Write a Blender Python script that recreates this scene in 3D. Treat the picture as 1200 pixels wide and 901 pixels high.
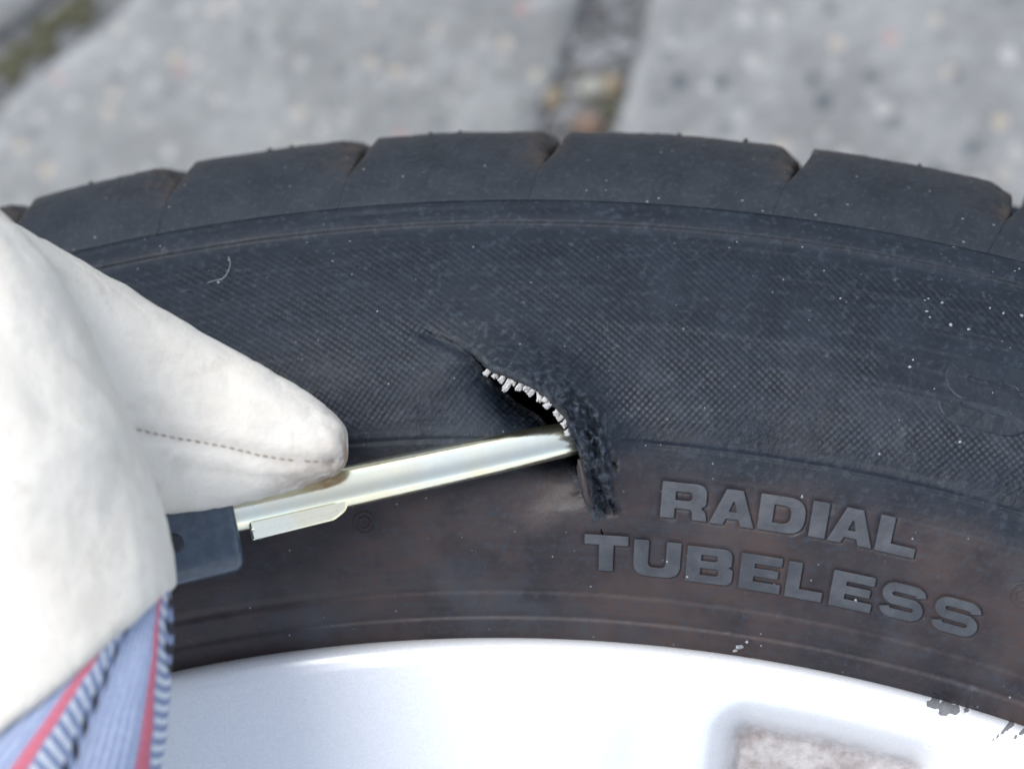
import bpy, bmesh, math, random
import numpy as np
from mathutils import Vector, Matrix
from mathutils.bvhtree import BVHTree

# ------------------------------------------------------------------ frame
# lengths below are millimetres in a frame whose z=0 is the top of the tyre's sidewall
# (225 mm above the paving); everything is scaled to metres when a mesh is made.
MM = 0.001
GROUND = -226.0
TX, TY, ROLL = 0.10375, 0.03, -0.00672
DIST, FPX = 550.0, 7.8 * 550.0
WC = np.array([-4.257, -284.742])            # wheel centre

for o in list(bpy.data.objects):
    bpy.data.objects.remove(o)
scene = bpy.context.scene
COL = scene.collection

# ------------------------------------------------------------------ camera
cw = np.array([math.sin(TX), -math.sin(TY), 1.0]); cw /= np.linalg.norm(cw)
CAM = cw * DIST
cu = np.cross([0, 1, 0], cw); cu /= np.linalg.norm(cu); cv = np.cross(cw, cu)
_c, _s = math.cos(ROLL), math.sin(ROLL)
cu, cv = _c * cu + _s * cv, -_s * cu + _c * cv
cam_data = bpy.data.cameras.new('camera')
cam = bpy.data.objects.new('camera', cam_data)
COL.objects.link(cam)
M = Matrix([list(cu) + [0], list(cv) + [0], list(cw) + [0], [0, 0, 0, 1]]).transposed()
M = Matrix(((cu[0], cv[0], cw[0], CAM[0] * MM), (cu[1], cv[1], cw[1], CAM[1] * MM),
            (cu[2], cv[2], cw[2], (CAM[2] - GROUND) * MM), (0, 0, 0, 1)))
cam.matrix_world = M
cam_data.sensor_width = 36.0
cam_data.lens = 36.0 * FPX / 1200.0
cam_data.clip_start = 0.01
cam_data.clip_end = 200.0
cam_data.dof.use_dof = True
cam_data.dof.focus_distance = (DIST + 1.0) * MM
cam_data.dof.aperture_fstop = 13.0
scene.camera = cam

# ------------------------------------------------------------------ light
SUN_EL, SUN_AZ = math.radians(62), math.radians(-52)     # azimuth from +Y, clockwise
world = bpy.data.worlds.new('World'); scene.world = world
world.use_nodes = True
wn = world.node_tree.nodes; wl = world.node_tree.links
wn.clear()
wo = wn.new('ShaderNodeOutputWorld'); bg = wn.new('ShaderNodeBackground')
sky = wn.new('ShaderNodeTexSky'); sky.sky_type = 'NISHITA'; sky.sun_disc = False
sky.sun_elevation = SUN_EL; sky.sun_rotation = SUN_AZ
sky.air_density = 1.0; sky.dust_density = 1.2; sky.ozone_density = 1.0
hs = wn.new('ShaderNodeHueSaturation'); hs.inputs["Saturation"].default_value = 0.54
wl.new(sky.outputs[0], hs.inputs['Color']); wl.new(hs.outputs[0], bg.inputs[0])
bg.inputs[1].default_value = 0.15
wl.new(bg.outputs[0], wo.inputs[0])
sun_d = bpy.data.lights.new('sun', 'SUN'); sun_d.energy = 1.3
sun_d.angle = math.radians(30); sun_d.color = (1.0, 0.965, 0.91)
sun = bpy.data.objects.new('sun', sun_d); COL.objects.link(sun)
sd = Vector((math.sin(SUN_AZ) * math.cos(SUN_EL), math.cos(SUN_AZ) * math.cos(SUN_EL), math.sin(SUN_EL)))
sun.rotation_euler = (-sd).to_track_quat('-Z', 'Y').to_euler()
sun.location = (0, 0, 3)
scene.view_settings.view_transform = 'Standard'
scene.view_settings.look = 'None'
scene.view_settings.gamma = 1.0
scene.view_settings.use_curve_mapping = False
scene.view_settings.exposure = 1.07
scene.render.engine = 'CYCLES'

# ------------------------------------------------------------------ helpers
RNG = np.random.default_rng(11)
random.seed(5)

def ray(px, py):
    d = cu * (px - 600.0) / FPX - cv * (py - 450.5) / FPX - cw
    return CAM, d / np.linalg.norm(d)

def at(px, py, z):
    """the point seen at photo pixel (px,py) at height z (mm)"""
    o, d = ray(px, py)
    return o + d * ((z - o[2]) / d[2])

def _h(ix, iy, iz, seed):
    n = (ix.astype(np.int64) * 374761393 + iy.astype(np.int64) * 668265263 + iz.astype(np.int64) * 2147483647 + seed * 1274126177) & 0xffffffff
    n = ((n ^ (n >> 13)) * 1274126177) & 0xffffffff
    return ((n ^ (n >> 16)) & 0xffff) / 65535.0

def noise(x, y, z=None, seed=0):
    x = np.asarray(x, float); y = np.asarray(y, float)
    z = np.zeros_like(x) if z is None else np.asarray(z, float)
    ix, iy, iz = np.floor(x), np.floor(y), np.floor(z)
    fx, fy, fz = x - ix, y - iy, z - iz
    fx, fy, fz = (f * f * (3 - 2 * f) for f in (fx, fy, fz))
    r = 0
    for a in (0, 1):
        for b in (0, 1):
            for c in (0, 1):
                r = r + _h(ix + a, iy + b, iz + c, seed) * (fx if a else 1 - fx) * (fy if b else 1 - fy) * (fz if c else 1 - fz)
    return r * 2 - 1

def fbm(x, y, z=None, seed=0, n=4):
    r = 0; a = 0.5; f = 1.0
    for k in range(n):
        r = r + a * noise(np.asarray(x) * f, np.asarray(y) * f, None if z is None else np.asarray(z) * f, seed + k)
        a *= 0.5; f *= 2.03
    return r

def sst(a, b, x):
    t = np.clip((np.asarray(x, float) - a) / (b - a), 0, 1)
    return t * t * (3 - 2 * t)

def link(name, me, mat=None, parent=None, smooth=True):
    o = bpy.data.objects.new(name, me)
    COL.objects.link(o)
    if mat is not None and not me.materials:
        me.materials.append(mat)
    if parent is not None:
        o.parent = parent
    return o

def mesh(name, v, f, smooth=True, attrs=None, uv=None):
    """v in mm (scene frame) -> mesh in metres, paving at z = 0"""
    v = np.asarray(v, float).reshape(-1, 3).copy()
    v[:, 2] -= GROUND
    v *= MM
    me = bpy.data.meshes.new(name)
    me.from_pydata(v.tolist(), [], f if isinstance(f, list) else f.tolist())
    if smooth:
        me.polygons.foreach_set('use_smooth', np.ones(len(me.polygons), bool))
    if attrs:
        for k, a in attrs.items():
            at_ = me.attributes.new(k, 'FLOAT', 'POINT')
            at_.data.foreach_set('value', np.asarray(a, np.float32))
    if uv is not None:
        uvl = me.uv_layers.new(name='UVMap')
        idx = np.empty(len(me.loops), np.int32)
        me.loops.foreach_get('vertex_index', idx)
        uvl.data.foreach_set('uv', np.asarray(uv, np.float32)[idx].ravel())
    me.update()
    return me

def grid_faces(nr, nc, wrap=False, base=0, flip=False):
    i = np.arange(nr - 1)[:, None]; j = np.arange(nc if wrap else nc - 1)[None, :]
    j2 = (j + 1) % nc
    a = i * nc + j; b = i * nc + j2; c = (i + 1) * nc + j2; d = (i + 1) * nc + j
    q = np.stack([a, b, c, d], -1).reshape(-1, 4) + base
    return q[:, ::-1] if flip else q

def fix_normals(me):
    bm = bmesh.new(); bm.from_mesh(me)
    bmesh.ops.recalc_face_normals(bm, faces=bm.faces)
    bm.to_mesh(me); bm.free()

def thing(name, label, cat, group=None):
    o = bpy.data.objects.new(name, None); COL.objects.link(o)
    o.empty_display_size = 0.02
    o['label'] = label; o['category'] = cat
    if group: o['group'] = group
    return o

# ------------------------------------------------------------------ materials
class NT:
    def __init__(s, name):
        s.m = bpy.data.materials.new(name); s.m.use_nodes = True
        s.t = s.m.node_tree; s.n = s.t.nodes; s.l = s.t.links
        s.b = s.n['Principled BSDF']
    def new(s, t, **k):
        n = s.n.new(t)
        for a, v in k.items(): setattr(n, a, v)
        return n
    def set(s, sock, v):
        if hasattr(v, 'is_linked') or isinstance(v, bpy.types.NodeSocket): s.l.new(v, sock)
        elif isinstance(v, (tuple, list)) and len(v) == 3 and sock.type == 'RGBA': sock.default_value = (*v, 1)
        else: sock.default_value = v
    def math(s, op, a, b=0.0, c=None):
        n = s.new('ShaderNodeMath', operation=op)
        s.set(n.inputs[0], a); s.set(n.inputs[1], b)
        if c is not None: s.set(n.inputs[2], c)
        return n.outputs[0]
    def ramp(s, v, a, b, lo=0.0, hi=1.0):
        n = s.new('ShaderNodeMapRange', interpolation_type='SMOOTHSTEP')
        s.set(n.inputs[0], v); s.set(n.inputs[1], a); s.set(n.inputs[2], b); s.set(n.inputs[3], lo); s.set(n.inputs[4], hi)
        return n.outputs[0]
    def mix(s, f, a, b):
        n = s.new('ShaderNodeMix', data_type='RGBA')
        s.set(n.inputs[0], f); s.set(n.inputs[6], a); s.set(n.inputs[7], b)
        return n.outputs[2]
    def coord(s, which='Object'):
        return s.new('ShaderNodeTexCoord').outputs[which]
    def noise(s, vec, scale, detail=4, rough=0.55, out=0):
        n = s.new('ShaderNodeTexNoise'); s.set(n.inputs['Vector'], vec)
        n.inputs['Scale'].default_value = scale; n.inputs['Detail'].default_value = detail; n.inputs['Roughness'].default_value = rough
        return n.outputs[out]
    def voro(s, vec, scale, feature='F1', out='Distance', rnd=1.0):
        n = s.new('ShaderNodeTexVoronoi', feature=feature); s.set(n.inputs['Vector'], vec)
        n.inputs['Scale'].default_value = scale; n.inputs['Randomness'].default_value = rnd
        return n.outputs[out]
    def attr(s, name):
        return s.new('ShaderNodeAttribute', attribute_name=name).outputs['Fac']
    def bump(s, h, strength, dist):
        n = s.new('ShaderNodeBump'); s.set(n.inputs['Height'], h)
        s.set(n.inputs['Strength'], strength); n.inputs['Distance'].default_value = dist
        s._last = getattr(s, '_last', None)
        if s._last is not None: s.l.new(s._last, n.inputs['Normal'])
        s._last = n.outputs[0]; s.l.new(s._last, s.b.inputs['Normal'])
        return n
    def out(s, col=None, rough=None, metal=None, spec=None):
        if col is not None: s.set(s.b.inputs['Base Color'], col)
        if rough is not None: s.set(s.b.inputs['Roughness'], rough)
        if metal is not None: s.set(s.b.inputs['Metallic'], metal)
        if spec is not None: s.set(s.b.inputs['Specular IOR Level'], spec)
        return s.m

def speck(t, vec, scale, size, dens):
    """sparse pale dust: small voronoi cores where the cell's random value is low"""
    d = t.voro(vec, scale)
    c = t.voro(vec, scale, out='Color')
    sep = t.new('ShaderNodeSeparateColor'); t.l.new(c, sep.inputs[0])
    return t.math('MULTIPLY', t.ramp(d, size, size * 0.45), t.math('LESS_THAN', sep.outputs[0], dens))

def mat_sidewall():
    t = NT('sidewall_rubber')
    p = t.coord()
    uvn = t.new('ShaderNodeUVMap', uv_map='UVMap'); sx = t.new('ShaderNodeSeparateXYZ'); t.l.new(uvn.outputs[0], sx.inputs[0])
    a, r = sx.outputs[0], sx.outputs[1]            # arc length and radius in mm
    torn = t.attr('torn')
    big = t.noise(p, 45, 5); mid = t.noise(p, 160, 5, 0.6); fine = t.noise(p, 900, 4, 0.6)
    # patchy brownish tint inside the moulded line
    inner = t.ramp(t.math('ADD', r, t.math('MULTIPLY', t.math('SUBTRACT', big, 0.5), 12.0)), 276.5, 268.0)
    brown = t.math('MULTIPLY', t.math('MULTIPLY', inner, t.ramp(mid, 0.28, 0.62, 0.6, 1.0)), t.ramp(t.noise(p, 34, 4, 0.6), 0.38, 0.58, 0.5, 1.0))
    col = t.mix(t.ramp(mid, 0.3, 0.7), (0.0040, 0.0075, 0.0135), (0.0090, 0.0145, 0.0235))
    col = t.mix(brown, col, (0.052, 0.037, 0.034))
    pale = t.math('MULTIPLY', t.ramp(t.noise(p, 70, 6, 0.65), 0.52, 0.74), t.ramp(r, 300, 285))
    col = t.mix(t.math('MULTIPLY', pale, 0.5), col, (0.046, 0.055, 0.068))
    # streaks that run round the tyre
    cs = t.new('ShaderNodeCombineXYZ'); t.l.new(t.math('MULTIPLY', a, 0.02), cs.inputs[0]); t.l.new(t.math('MULTIPLY', r, 0.9), cs.inputs[1])
    st = t.noise(cs.outputs[0], 1.0, 5, 0.6)
    col = t.mix(t.math('MULTIPLY', t.ramp(st, 0.5, 0.8), 0.4), col, (0.045, 0.050, 0.058))
    col = t.mix(t.math('MULTIPLY', t.ramp(fine, 0.50, 0.72), 0.55), col, (0.032, 0.043, 0.059))
    col = t.mix(t.math('MULTIPLY', t.ramp(t.noise(p, 420, 5, 0.7), 0.60, 0.78), t.ramp(t.noise(p, 38, 3), 0.42, 0.62, 0.1, 0.8)), col, (0.085, 0.098, 0.115))
    # dust
    sp = t.math('MAXIMUM', speck(t, p, 420, 0.10, 0.09), speck(t, p, 900, 0.16, 0.06))
    sp = t.math('MULTIPLY', sp, t.ramp(t.noise(p, 60, 3), 0.40, 0.60, 0.25, 1.0))
    col = t.mix(t.math('MULTIPLY', sp, 0.75), col, (0.32, 0.34, 0.37))
    # scuffed fibre-like fuzz near the cut
    col = t.mix(t.math('MULTIPLY', torn, 0.85), col, t.mix(t.ramp(fine, 0.42, 0.72), (0.005, 0.008, 0.012), (0.055, 0.070, 0.095)))
    ro = t.ramp(mid, 0.2, 0.8, 0.44, 0.60)
    t.out(col, t.math('ADD', t.math('ADD', ro, t.math('MULTIPLY', torn, 0.25)), t.math('MULTIPLY', inner, -0.05)), 0, 0.27)
    # fine crosshatch moulding on the upper sidewall
    k = 2 * math.pi / 0.82
    u1 = t.math('MULTIPLY', t.math('ADD', t.math('MULTIPLY', a, 0.62), t.math('MULTIPLY', r, 0.785)), k)
    u2 = t.math('MULTIPLY', t.math('SUBTRACT', t.math('MULTIPLY', a, 0.80), t.math('MULTIPLY', r, 0.60)), k)
    hatch = t.math('ADD', t.math('ABSOLUTE', t.math('SINE', t.math('MULTIPLY', u1, 0.5))), t.math('ABSOLUTE', t.math('SINE', t.math('MULTIPLY', u2, 0.5))))
    band = t.math('MULTIPLY', t.ramp(r, 277.6, 281.5), t.ramp(r, 309.0, 305.5))
    wear = t.ramp(t.noise(p, 55, 3), 0.30, 0.58, 0.25, 1.0)
    band = t.math('MULTIPLY', t.math('MULTIPLY', band, wear), t.math('MULTIPLY', t.math('SUBTRACT', 1.0, torn), t.math('SUBTRACT', 1.0, t.attr('worn'))))
    t.bump(t.math('MULTIPLY', hatch, band), 0.55, 0.00013)
    scar = t.math('MULTIPLY', t.math('MULTIPLY', t.ramp(r, 276.9, 277.6), t.ramp(r, 286, 280)), t.ramp(t.noise(p, 90, 4, 0.6), 0.42, 0.6))
    t.bump(t.noise(p, 420, 5, 0.7), t.math('MULTIPLY', scar, 0.9), 0.0006)
    t.bump(fine, t.math('ADD', t.math('MULTIPLY', torn, 0.35), 0.28), 0.00022)
    t.bump(mid, 0.4, 0.0006)
    return t.m

def mat_rubber(name, c0, c1, rough, dirt=0.0, dust=0.5, grain=0.25):
    t = NT(name); p = t.coord()
    mid = t.noise(p, 170, 5, 0.6); fine = t.noise(p, 1100, 4, 0.6)
    col = t.mix(t.ramp(mid, 0.3, 0.7), c0, c1)
    col = t.mix(t.math('MULTIPLY', t.ramp(fine, 0.50, 0.74), 0.5), col, tuple(x * 2.2 for x in c1))
    if dirt:
        dm = t.math('MULTIPLY', t.attr('dirt'), t.ramp(t.noise(p, 260, 5, 0.65), 0.35, 0.6))
        col = t.mix(t.math('MULTIPLY', dm, dirt), col, (0.050, 0.037, 0.029))
    sp = t.math('MULTIPLY', speck(t, p, 620, 0.17, 0.16), dust)
    col = t.mix(sp, col, (0.26, 0.25, 0.24))
    t.out(col, t.ramp(mid, 0.2, 0.8, rough - 0.06, rough + 0.08), 0, 0.33)
    t.bump(fine, grain, 0.00025); t.bump(mid, 0.3, 0.0006)
    return t.m

def mat_letter():
    t = NT('raised_letter_rubber'); p = t.coord()
    mid = t.noise(p, 240, 5, 0.6); fine = t.noise(p, 1300, 4, 0.6)
    col = t.mix(t.ramp(mid, 0.3, 0.7), (0.034, 0.038, 0.045), (0.062, 0.067, 0.076))
    col = t.mix(t.math('MULTIPLY', speck(t, p, 700, 0.16, 0.08), 0.6), col, (0.4, 0.42, 0.45))
    t.out(col, 0.6, 0, 0.45); t.bump(fine, 0.5, 0.00015); t.bump(mid, 0.5, 0.0003)
    return t.m

def mat_rim():
    t = NT('silver_wheel_paint'); p = t.coord()
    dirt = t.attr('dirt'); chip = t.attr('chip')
    fl = t.noise(p, 2600, 2, 0.7); mid = t.noise(p, 90, 4)
    col = t.mix(t.ramp(fl, 0.35, 0.65), (0.78, 0.795, 0.805), (0.84, 0.85, 0.855))
    gr = t.noise(p, 520, 6, 0.7)
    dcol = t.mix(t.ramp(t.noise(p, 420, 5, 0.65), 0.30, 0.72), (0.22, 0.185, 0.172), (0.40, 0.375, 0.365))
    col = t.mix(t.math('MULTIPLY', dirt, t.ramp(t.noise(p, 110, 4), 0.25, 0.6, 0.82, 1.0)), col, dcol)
    col = t.mix(t.ramp(t.math('ADD', chip, t.math('MULTIPLY', t.math('SUBTRACT', gr, 0.5), 0.9)), 0.45, 0.65), col, (0.16, 0.16, 0.165))
    sp = speck(t, p, 330, 0.07, 0.10)
    col = t.mix(t.math('MULTIPLY', sp, 0.35), col, (0.25, 0.22, 0.2))
    any_d = t.math('MAXIMUM', dirt, chip)
    t.out(col, t.math('ADD', t.ramp(fl, 0.3, 0.7, 0.30, 0.42), t.math('MULTIPLY', any_d, 0.35)), t.math('SUBTRACT', 0.28, t.math('MULTIPLY', any_d, 0.26)), 0.5)
    t.b.inputs['Coat Weight'].default_value = 0.25; t.b.inputs['Coat Roughness'].default_value = 0.15
    t.bump(fl, 0.10, 0.00012); t.bump(gr, t.math('MULTIPLY', dirt, 0.6), 0.0005)
    return t.m

def mat_zinc():
    t = NT('yellow_zinc_steel'); p = t.coord()
    n = t.noise(p, 130, 4); f = t.noise(p, 700, 4, 0.65)
    col = t.mix(t.ramp(n, 0.35, 0.65), (0.88, 0.82, 0.60), (0.84, 0.84, 0.70))
    col = t.mix(t.ramp(f, 0.62, 0.78), col, (0.78, 0.75, 0.62))
    t.out(col, t.ramp(f, 0.3, 0.7, 0.15, 0.24), 0.98, 0.5)
    t.bump(f, 0.10, 0.0002)
    return t.m

def mat_handle():
    t = NT('dark_blue_handle_plastic'); p = t.coord()
    f = t.noise(p, 600, 4)
    col = t.mix(t.ramp(f, 0.35, 0.65), (0.030, 0.045, 0.066), (0.045, 0.064, 0.09))
    t.out(col, 0.27, 0, 0.5); t.bump(f, 0.12, 0.0002)
    return t.m

def mat_leather():
    t = NT('white_glove_leather'); p = t.coord()
    big = t.noise(p, 60, 4); mid = t.noise(p, 220, 5, 0.6); fine = t.noise(p, 1500, 5, 0.65)
    col = t.mix(t.ramp(big, 0.3, 0.7), (0.59, 0.555, 0.49), (0.665, 0.632, 0.568))
    col = t.mix(t.math('MULTIPLY', t.ramp(mid, 0.50, 0.75), 0.38), col, (0.43, 0.395, 0.34))
    tip = t.attr('grime')
    col = t.mix(t.math('MULTIPLY', tip, t.ramp(t.noise(p, 300, 5, 0.65), 0.30, 0.55)), col, (0.26, 0.17, 0.11))
    col = t.mix(t.math('MULTIPLY', t.attr('seam'), 0.3), col, (0.45, 0.42, 0.37))
    t.out(col, 0.85, 0, 0.25)
    t.b.inputs['Sheen Weight'].default_value = 0.12
    t.bump(fine, 0.6, 0.0003); t.bump(mid, 0.5, 0.0008)
    return t.m

def mat_cloth():
    t = NT('striped_glove_cotton'); p = t.coord()
    uvn = t.new('ShaderNodeUVMap', uv_map='UVMap'); sx = t.new('ShaderNodeSeparateXYZ'); t.l.new(uvn.outputs[0], sx.inputs[0])
    c0, r = sx.outputs[0], sx.outputs[1]           # c: position across the stripes (one repeat = 1), r: along them in mm
    wob = t.math('MULTIPLY', t.math('SUBTRACT', t.noise(p, 300, 4), 0.5), 0.03)
    c = t.math('FRACT', t.math('ADD', t.math('ADD', c0, wob), 10.0))
    def box(lo, hi, e=0.015):
        return t.math('MULTIPLY', t.ramp(c, lo - e, lo + e), t.ramp(c, hi + e, hi - e))
    weave = t.noise(p, 3600, 3, 0.7)
    blue = t.mix(t.ramp(weave, 0.35, 0.7), (0.14, 0.18, 0.31), (0.33, 0.39, 0.54))
    # slanted white bars
    sl = t.math('SINE', t.math('ADD', t.math('MULTIPLY', r, 2 * math.pi / 1.9), t.math('MULTIPLY', c, 15.0)))
    bars = t.math('MULTIPLY', t.ramp(sl, -0.1, 0.5), t.math('MAXIMUM', box(0.62, 0.93), box(0.0, 0.02)))
    col = t.mix(bars, blue, (0.58, 0.62, 0.68))
    pin = t.math('MULTIPLY', t.ramp(t.math('SINE', t.math('MULTIPLY', c, 2 * math.pi * 15)), -0.2, 0.7), box(0.08, 0.52))
    col = t.mix(t.math('MULTIPLY', pin, 0.45), col, (0.55, 0.60, 0.68))
    bk = t.math('MULTIPLY', t.ramp(t.math('SINE', t.math('ADD', t.math('MULTIPLY', r, 2 * math.pi / 3.4), t.math('MULTIPLY', c, 34.0))), -0.5, 0.2), box(0.50, 0.63))
    col = t.mix(bk, col, (0.035, 0.037, 0.05))
    col = t.mix(t.math('MULTIPLY', box(-0.08, 0.055), 0.9), col, (0.55, 0.13, 0.17))
    col = t.mix(t.math('MULTIPLY', box(0.945, 1.1), 0.9), col, (0.55, 0.13, 0.17))
    t.out(col, 0.9, 0, 0.2)
    t.bump(weave, 0.5, 0.0003)
    return t.m

def mat_simple(name, col, rough=0.7, metal=0.0, scale=400, var=0.25, bump=0.3, dist=0.0004):
    t = NT(name); p = t.coord()
    n = t.noise(p, scale, 5, 0.6)
    c = t.mix(t.ramp(n, 0.3, 0.7), tuple(x * (1 - var) for x in col), tuple(min(1, x * (1 + var)) for x in col))
    t.out(c, rough, metal, 0.4); t.bump(n, bump, dist)
    return t.m

def mat_paver(name, base, coarse, tint):
    t = NT(name); p = t.coord()
    v1 = t.voro(p, coarse, out='Color'); d1 = t.voro(p, coarse)
    s1 = t.new('ShaderNodeSeparateColor'); t.l.new(v1, s1.inputs[0])
    v2 = t.voro(p, coarse * 2.6, out='Color'); s2 = t.new('ShaderNodeSeparateColor'); t.l.new(v2, s2.inputs[0])
    n = t.noise(p, 26, 5); f = t.noise(p, 330, 5, 0.75)
    col = t.mix(t.ramp(n, 0.3, 0.7), tuple(x * 0.95 for x in base), tuple(x * 1.06 for x in base))
    stone = t.mix(s1.outputs[1], (0.05, 0.065, 0.08), (0.42, 0.42, 0.41))
    col = t.mix(t.math('MULTIPLY', t.math('MULTIPLY', t.ramp(d1, 0.42, 0.30), t.math('LESS_THAN', s1.outputs[0], 0.72)), tint), col, stone)
    col = t.mix(t.math('MULTIPLY', t.math('LESS_THAN', s1.outputs[2], 0.012), t.ramp(d1, 0.36, 0.24)), col, (0.36, 0.20, 0.18))
    col = t.mix(t.math('MULTIPLY', t.math('LESS_THAN', s1.outputs[2], 0.13), t.math('MULTIPLY', t.math('GREATER_THAN', s1.outputs[2], 0.07), t.ramp(d1, 0.4, 0.25))), col, (0.40, 0.35, 0.28))
    col = t.mix(t.math('MULTIPLY', t.ramp(t.noise(p, 55, 4, 0.7), 0.42, 0.62), 0.6), col, (0.30, 0.31, 0.312))
    col = t.mix(t.math('MULTIPLY', t.ramp(f, 0.48, 0.72), 0.55), col, (0.10, 0.13, 0.145))
    t.out(col, 0.88, 0, 0.3)
    t.bump(d1, 0.4, 0.0015); t.bump(f, 0.5, 0.0006)
    return t.m

M_SIDE = mat_sidewall()
M_TREAD = mat_rubber('tread_rubber', (0.009, 0.0125, 0.018), (0.017, 0.0215, 0.0285), 0.58, dirt=0.9, dust=0.5, grain=0.35)
M_BASE = mat_rubber('groove_rubber', (0.018, 0.015, 0.014), (0.040, 0.032, 0.026), 0.75, dust=0.3, grain=0.5)
M_TORN = mat_rubber('torn_rubber', (0.008, 0.010, 0.013), (0.032, 0.039, 0.049), 0.72, dust=0.4, grain=0.9)
M_LET = mat_letter()
M_LOW = mat_rubber('worn_moulding_rubber', (0.0045, 0.008, 0.014), (0.010, 0.0155, 0.024), 0.5, dust=0.8)
M_CORD = mat_simple('white_ply_cord', (0.50, 0.50, 0.49), 0.85, scale=2500, var=0.2, bump=0.8, dist=0.0004)
M_RIM = mat_rim()
M_ZINC = mat_zinc(); M_HAND = mat_handle()
M_HOLE = mat_simple('black_rivet', (0.012, 0.014, 0.018), 0.5)
M_LEA = mat_leather(); M_CLO = mat_cloth()
M_THR = mat_simple('brown_thread', (0.27, 0.22, 0.18), 0.9, scale=2000)
M_SLEEVE = mat_simple('grey_work_sleeve', (0.16, 0.19, 0.24), 0.9, scale=900)
M_PAVE = [mat_paver('concrete_paver', (0.205, 0.212, 0.212), 260, 0.85), mat_paver('pebbled_paver', (0.205, 0.21, 0.213), 200, 1.0)]
M_SAND = mat_simple('joint_sand', (0.115, 0.118, 0.12), 0.95, scale=300, var=0.5, bump=0.8, dist=0.002)
M_GRIT = mat_simple('pale_grit', (0.25, 0.26, 0.27), 0.9, scale=900, var=0.3)
M_MOSS = mat_simple('moss', (0.075, 0.075, 0.045), 0.95, scale=900, var=0.5, bump=0.8, dist=0.001)
M_PEB = [mat_simple('tan_pebble', (0.20, 0.165, 0.115), 0.8), mat_simple('pale_pebble', (0.27, 0.27, 0.24), 0.8),
         mat_simple('rust_pebble', (0.17, 0.12, 0.09), 0.8), mat_simple('grey_gravel', (0.16, 0.165, 0.17), 0.9, scale=120, var=0.5)]

# ================================================================== SETTING: paving
gsz = 12000.0
ground = link('ground', mesh('ground', [(-gsz, -gsz, GROUND - 3.5), (gsz, -gsz, GROUND - 3.5), (gsz, gsz, GROUND - 3.5), (-gsz, gsz, GROUND - 3.5)], [[0, 1, 2, 3]], False), M_SAND)
ground['kind'] = 'structure'

def clip_poly(poly, n, d):
    out = []
    for i in range(len(poly)):
        a, b = poly[i], poly[(i + 1) % len(poly)]
        da, db = a @ n - d, b @ n - d
        if da <= 0: out.append(a)
        if (da < 0) != (db < 0):
            out.append(a + (b - a) * (da / (da - db)))
    return out

GZ = GROUND
siteA = at(380, 250, GZ)[:2]; siteB = at(843, 385, GZ)[:2]; siteC = at(-104, -315, GZ)[:2]
sites = [siteA, siteB, siteC]
sp = 150.0
for iy in range(-7, 8):
    for ix in range(-7, 8):
        c = np.array([ix * sp + (sp / 2 if iy % 2 else 0), iy * sp * 0.9 - 120]) + RNG.uniform(-28, 28, 2)
        if min(np.linalg.norm(c - s) for s in (siteA, siteB, siteC)) < 122: continue
        if np.linalg.norm(c - at(520, -60, GZ)[:2]) < 118 or np.linalg.norm(c - at(1000, 20, GZ)[:2]) < 130 or np.linalg.norm(c - at(1180, 60, GZ)[:2]) < 105: continue
        sites.append(c)
sites = np.array(sites)
for k, s in enumerate(sites):
    poly = [s + np.array(q) for q in ((-200, -200), (200, -200), (200, 200), (-200, 200))]
    for m, q in enumerate(sites):
        dv = q - s; L = np.linalg.norm(dv)
        if m == k or L > 420: continue
        gap = {(0, 1): 3.0, (1, 0): 10.0, (0, 2): 5.2, (2, 0): 5.2}.get((k, m), 4.0)
        poly = clip_poly(poly, dv / L, (dv / L) @ ((s + q) / 2) - gap)
        if len(poly) < 3: break
    if len(poly) < 3: continue
    # subdivide the outline, soften the corners, roughen
    pts = []
    for i in range(len(poly)):
        a, b = poly[i], poly[(i + 1) % len(poly)]
        n = max(2, int(np.linalg.norm(b - a) / 9))
        for j in range(n): pts.append(a + (b - a) * j / n)
    pts = np.array(pts)
    for _ in range(3): pts = 0.5 * pts + 0.25 * (np.roll(pts, 1, 0) + np.roll(pts, -1, 0))
    pts = pts + np.stack([fbm(pts[:, 0] / 9, pts[:, 1] / 9, seed=3), fbm(pts[:, 0] / 9, pts[:, 1] / 9, seed=9)], 1) * 2.0
    ctr = pts.mean(0); dz = RNG.uniform(-0.8, 0.8)
    rings = []
    for ins, z in ((0.0, -30), (0.0, -5.0), (1.2, -2.0), (3.5, -0.5), (8.0, 0.0)):
        dd = pts - ctr; ln = np.linalg.norm(dd, axis=1, keepdims=True)
        q = ctr + dd * (1 - ins / ln)
        rings.append(np.column_stack([q, np.full(len(q), GZ + z + dz) + (fbm(q[:, 0] / 6, q[:, 1] / 6, seed=5) * 1.0 if z > -9 else 0)]))
    n = len(pts)
    v = np.concatenate(rings + [np.array([[ctr[0], ctr[1], GZ + dz]])])
    f = grid_faces(5, n, True).tolist() + [[4 * n + j, 4 * n + (j + 1) % n, 5 * n] for j in range(n)]
    link('paver', mesh('paver', v, f), M_PAVE[1] if k == 1 or (k > 2 and k % 3 == 0) else M_PAVE[0], ground)

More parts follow.
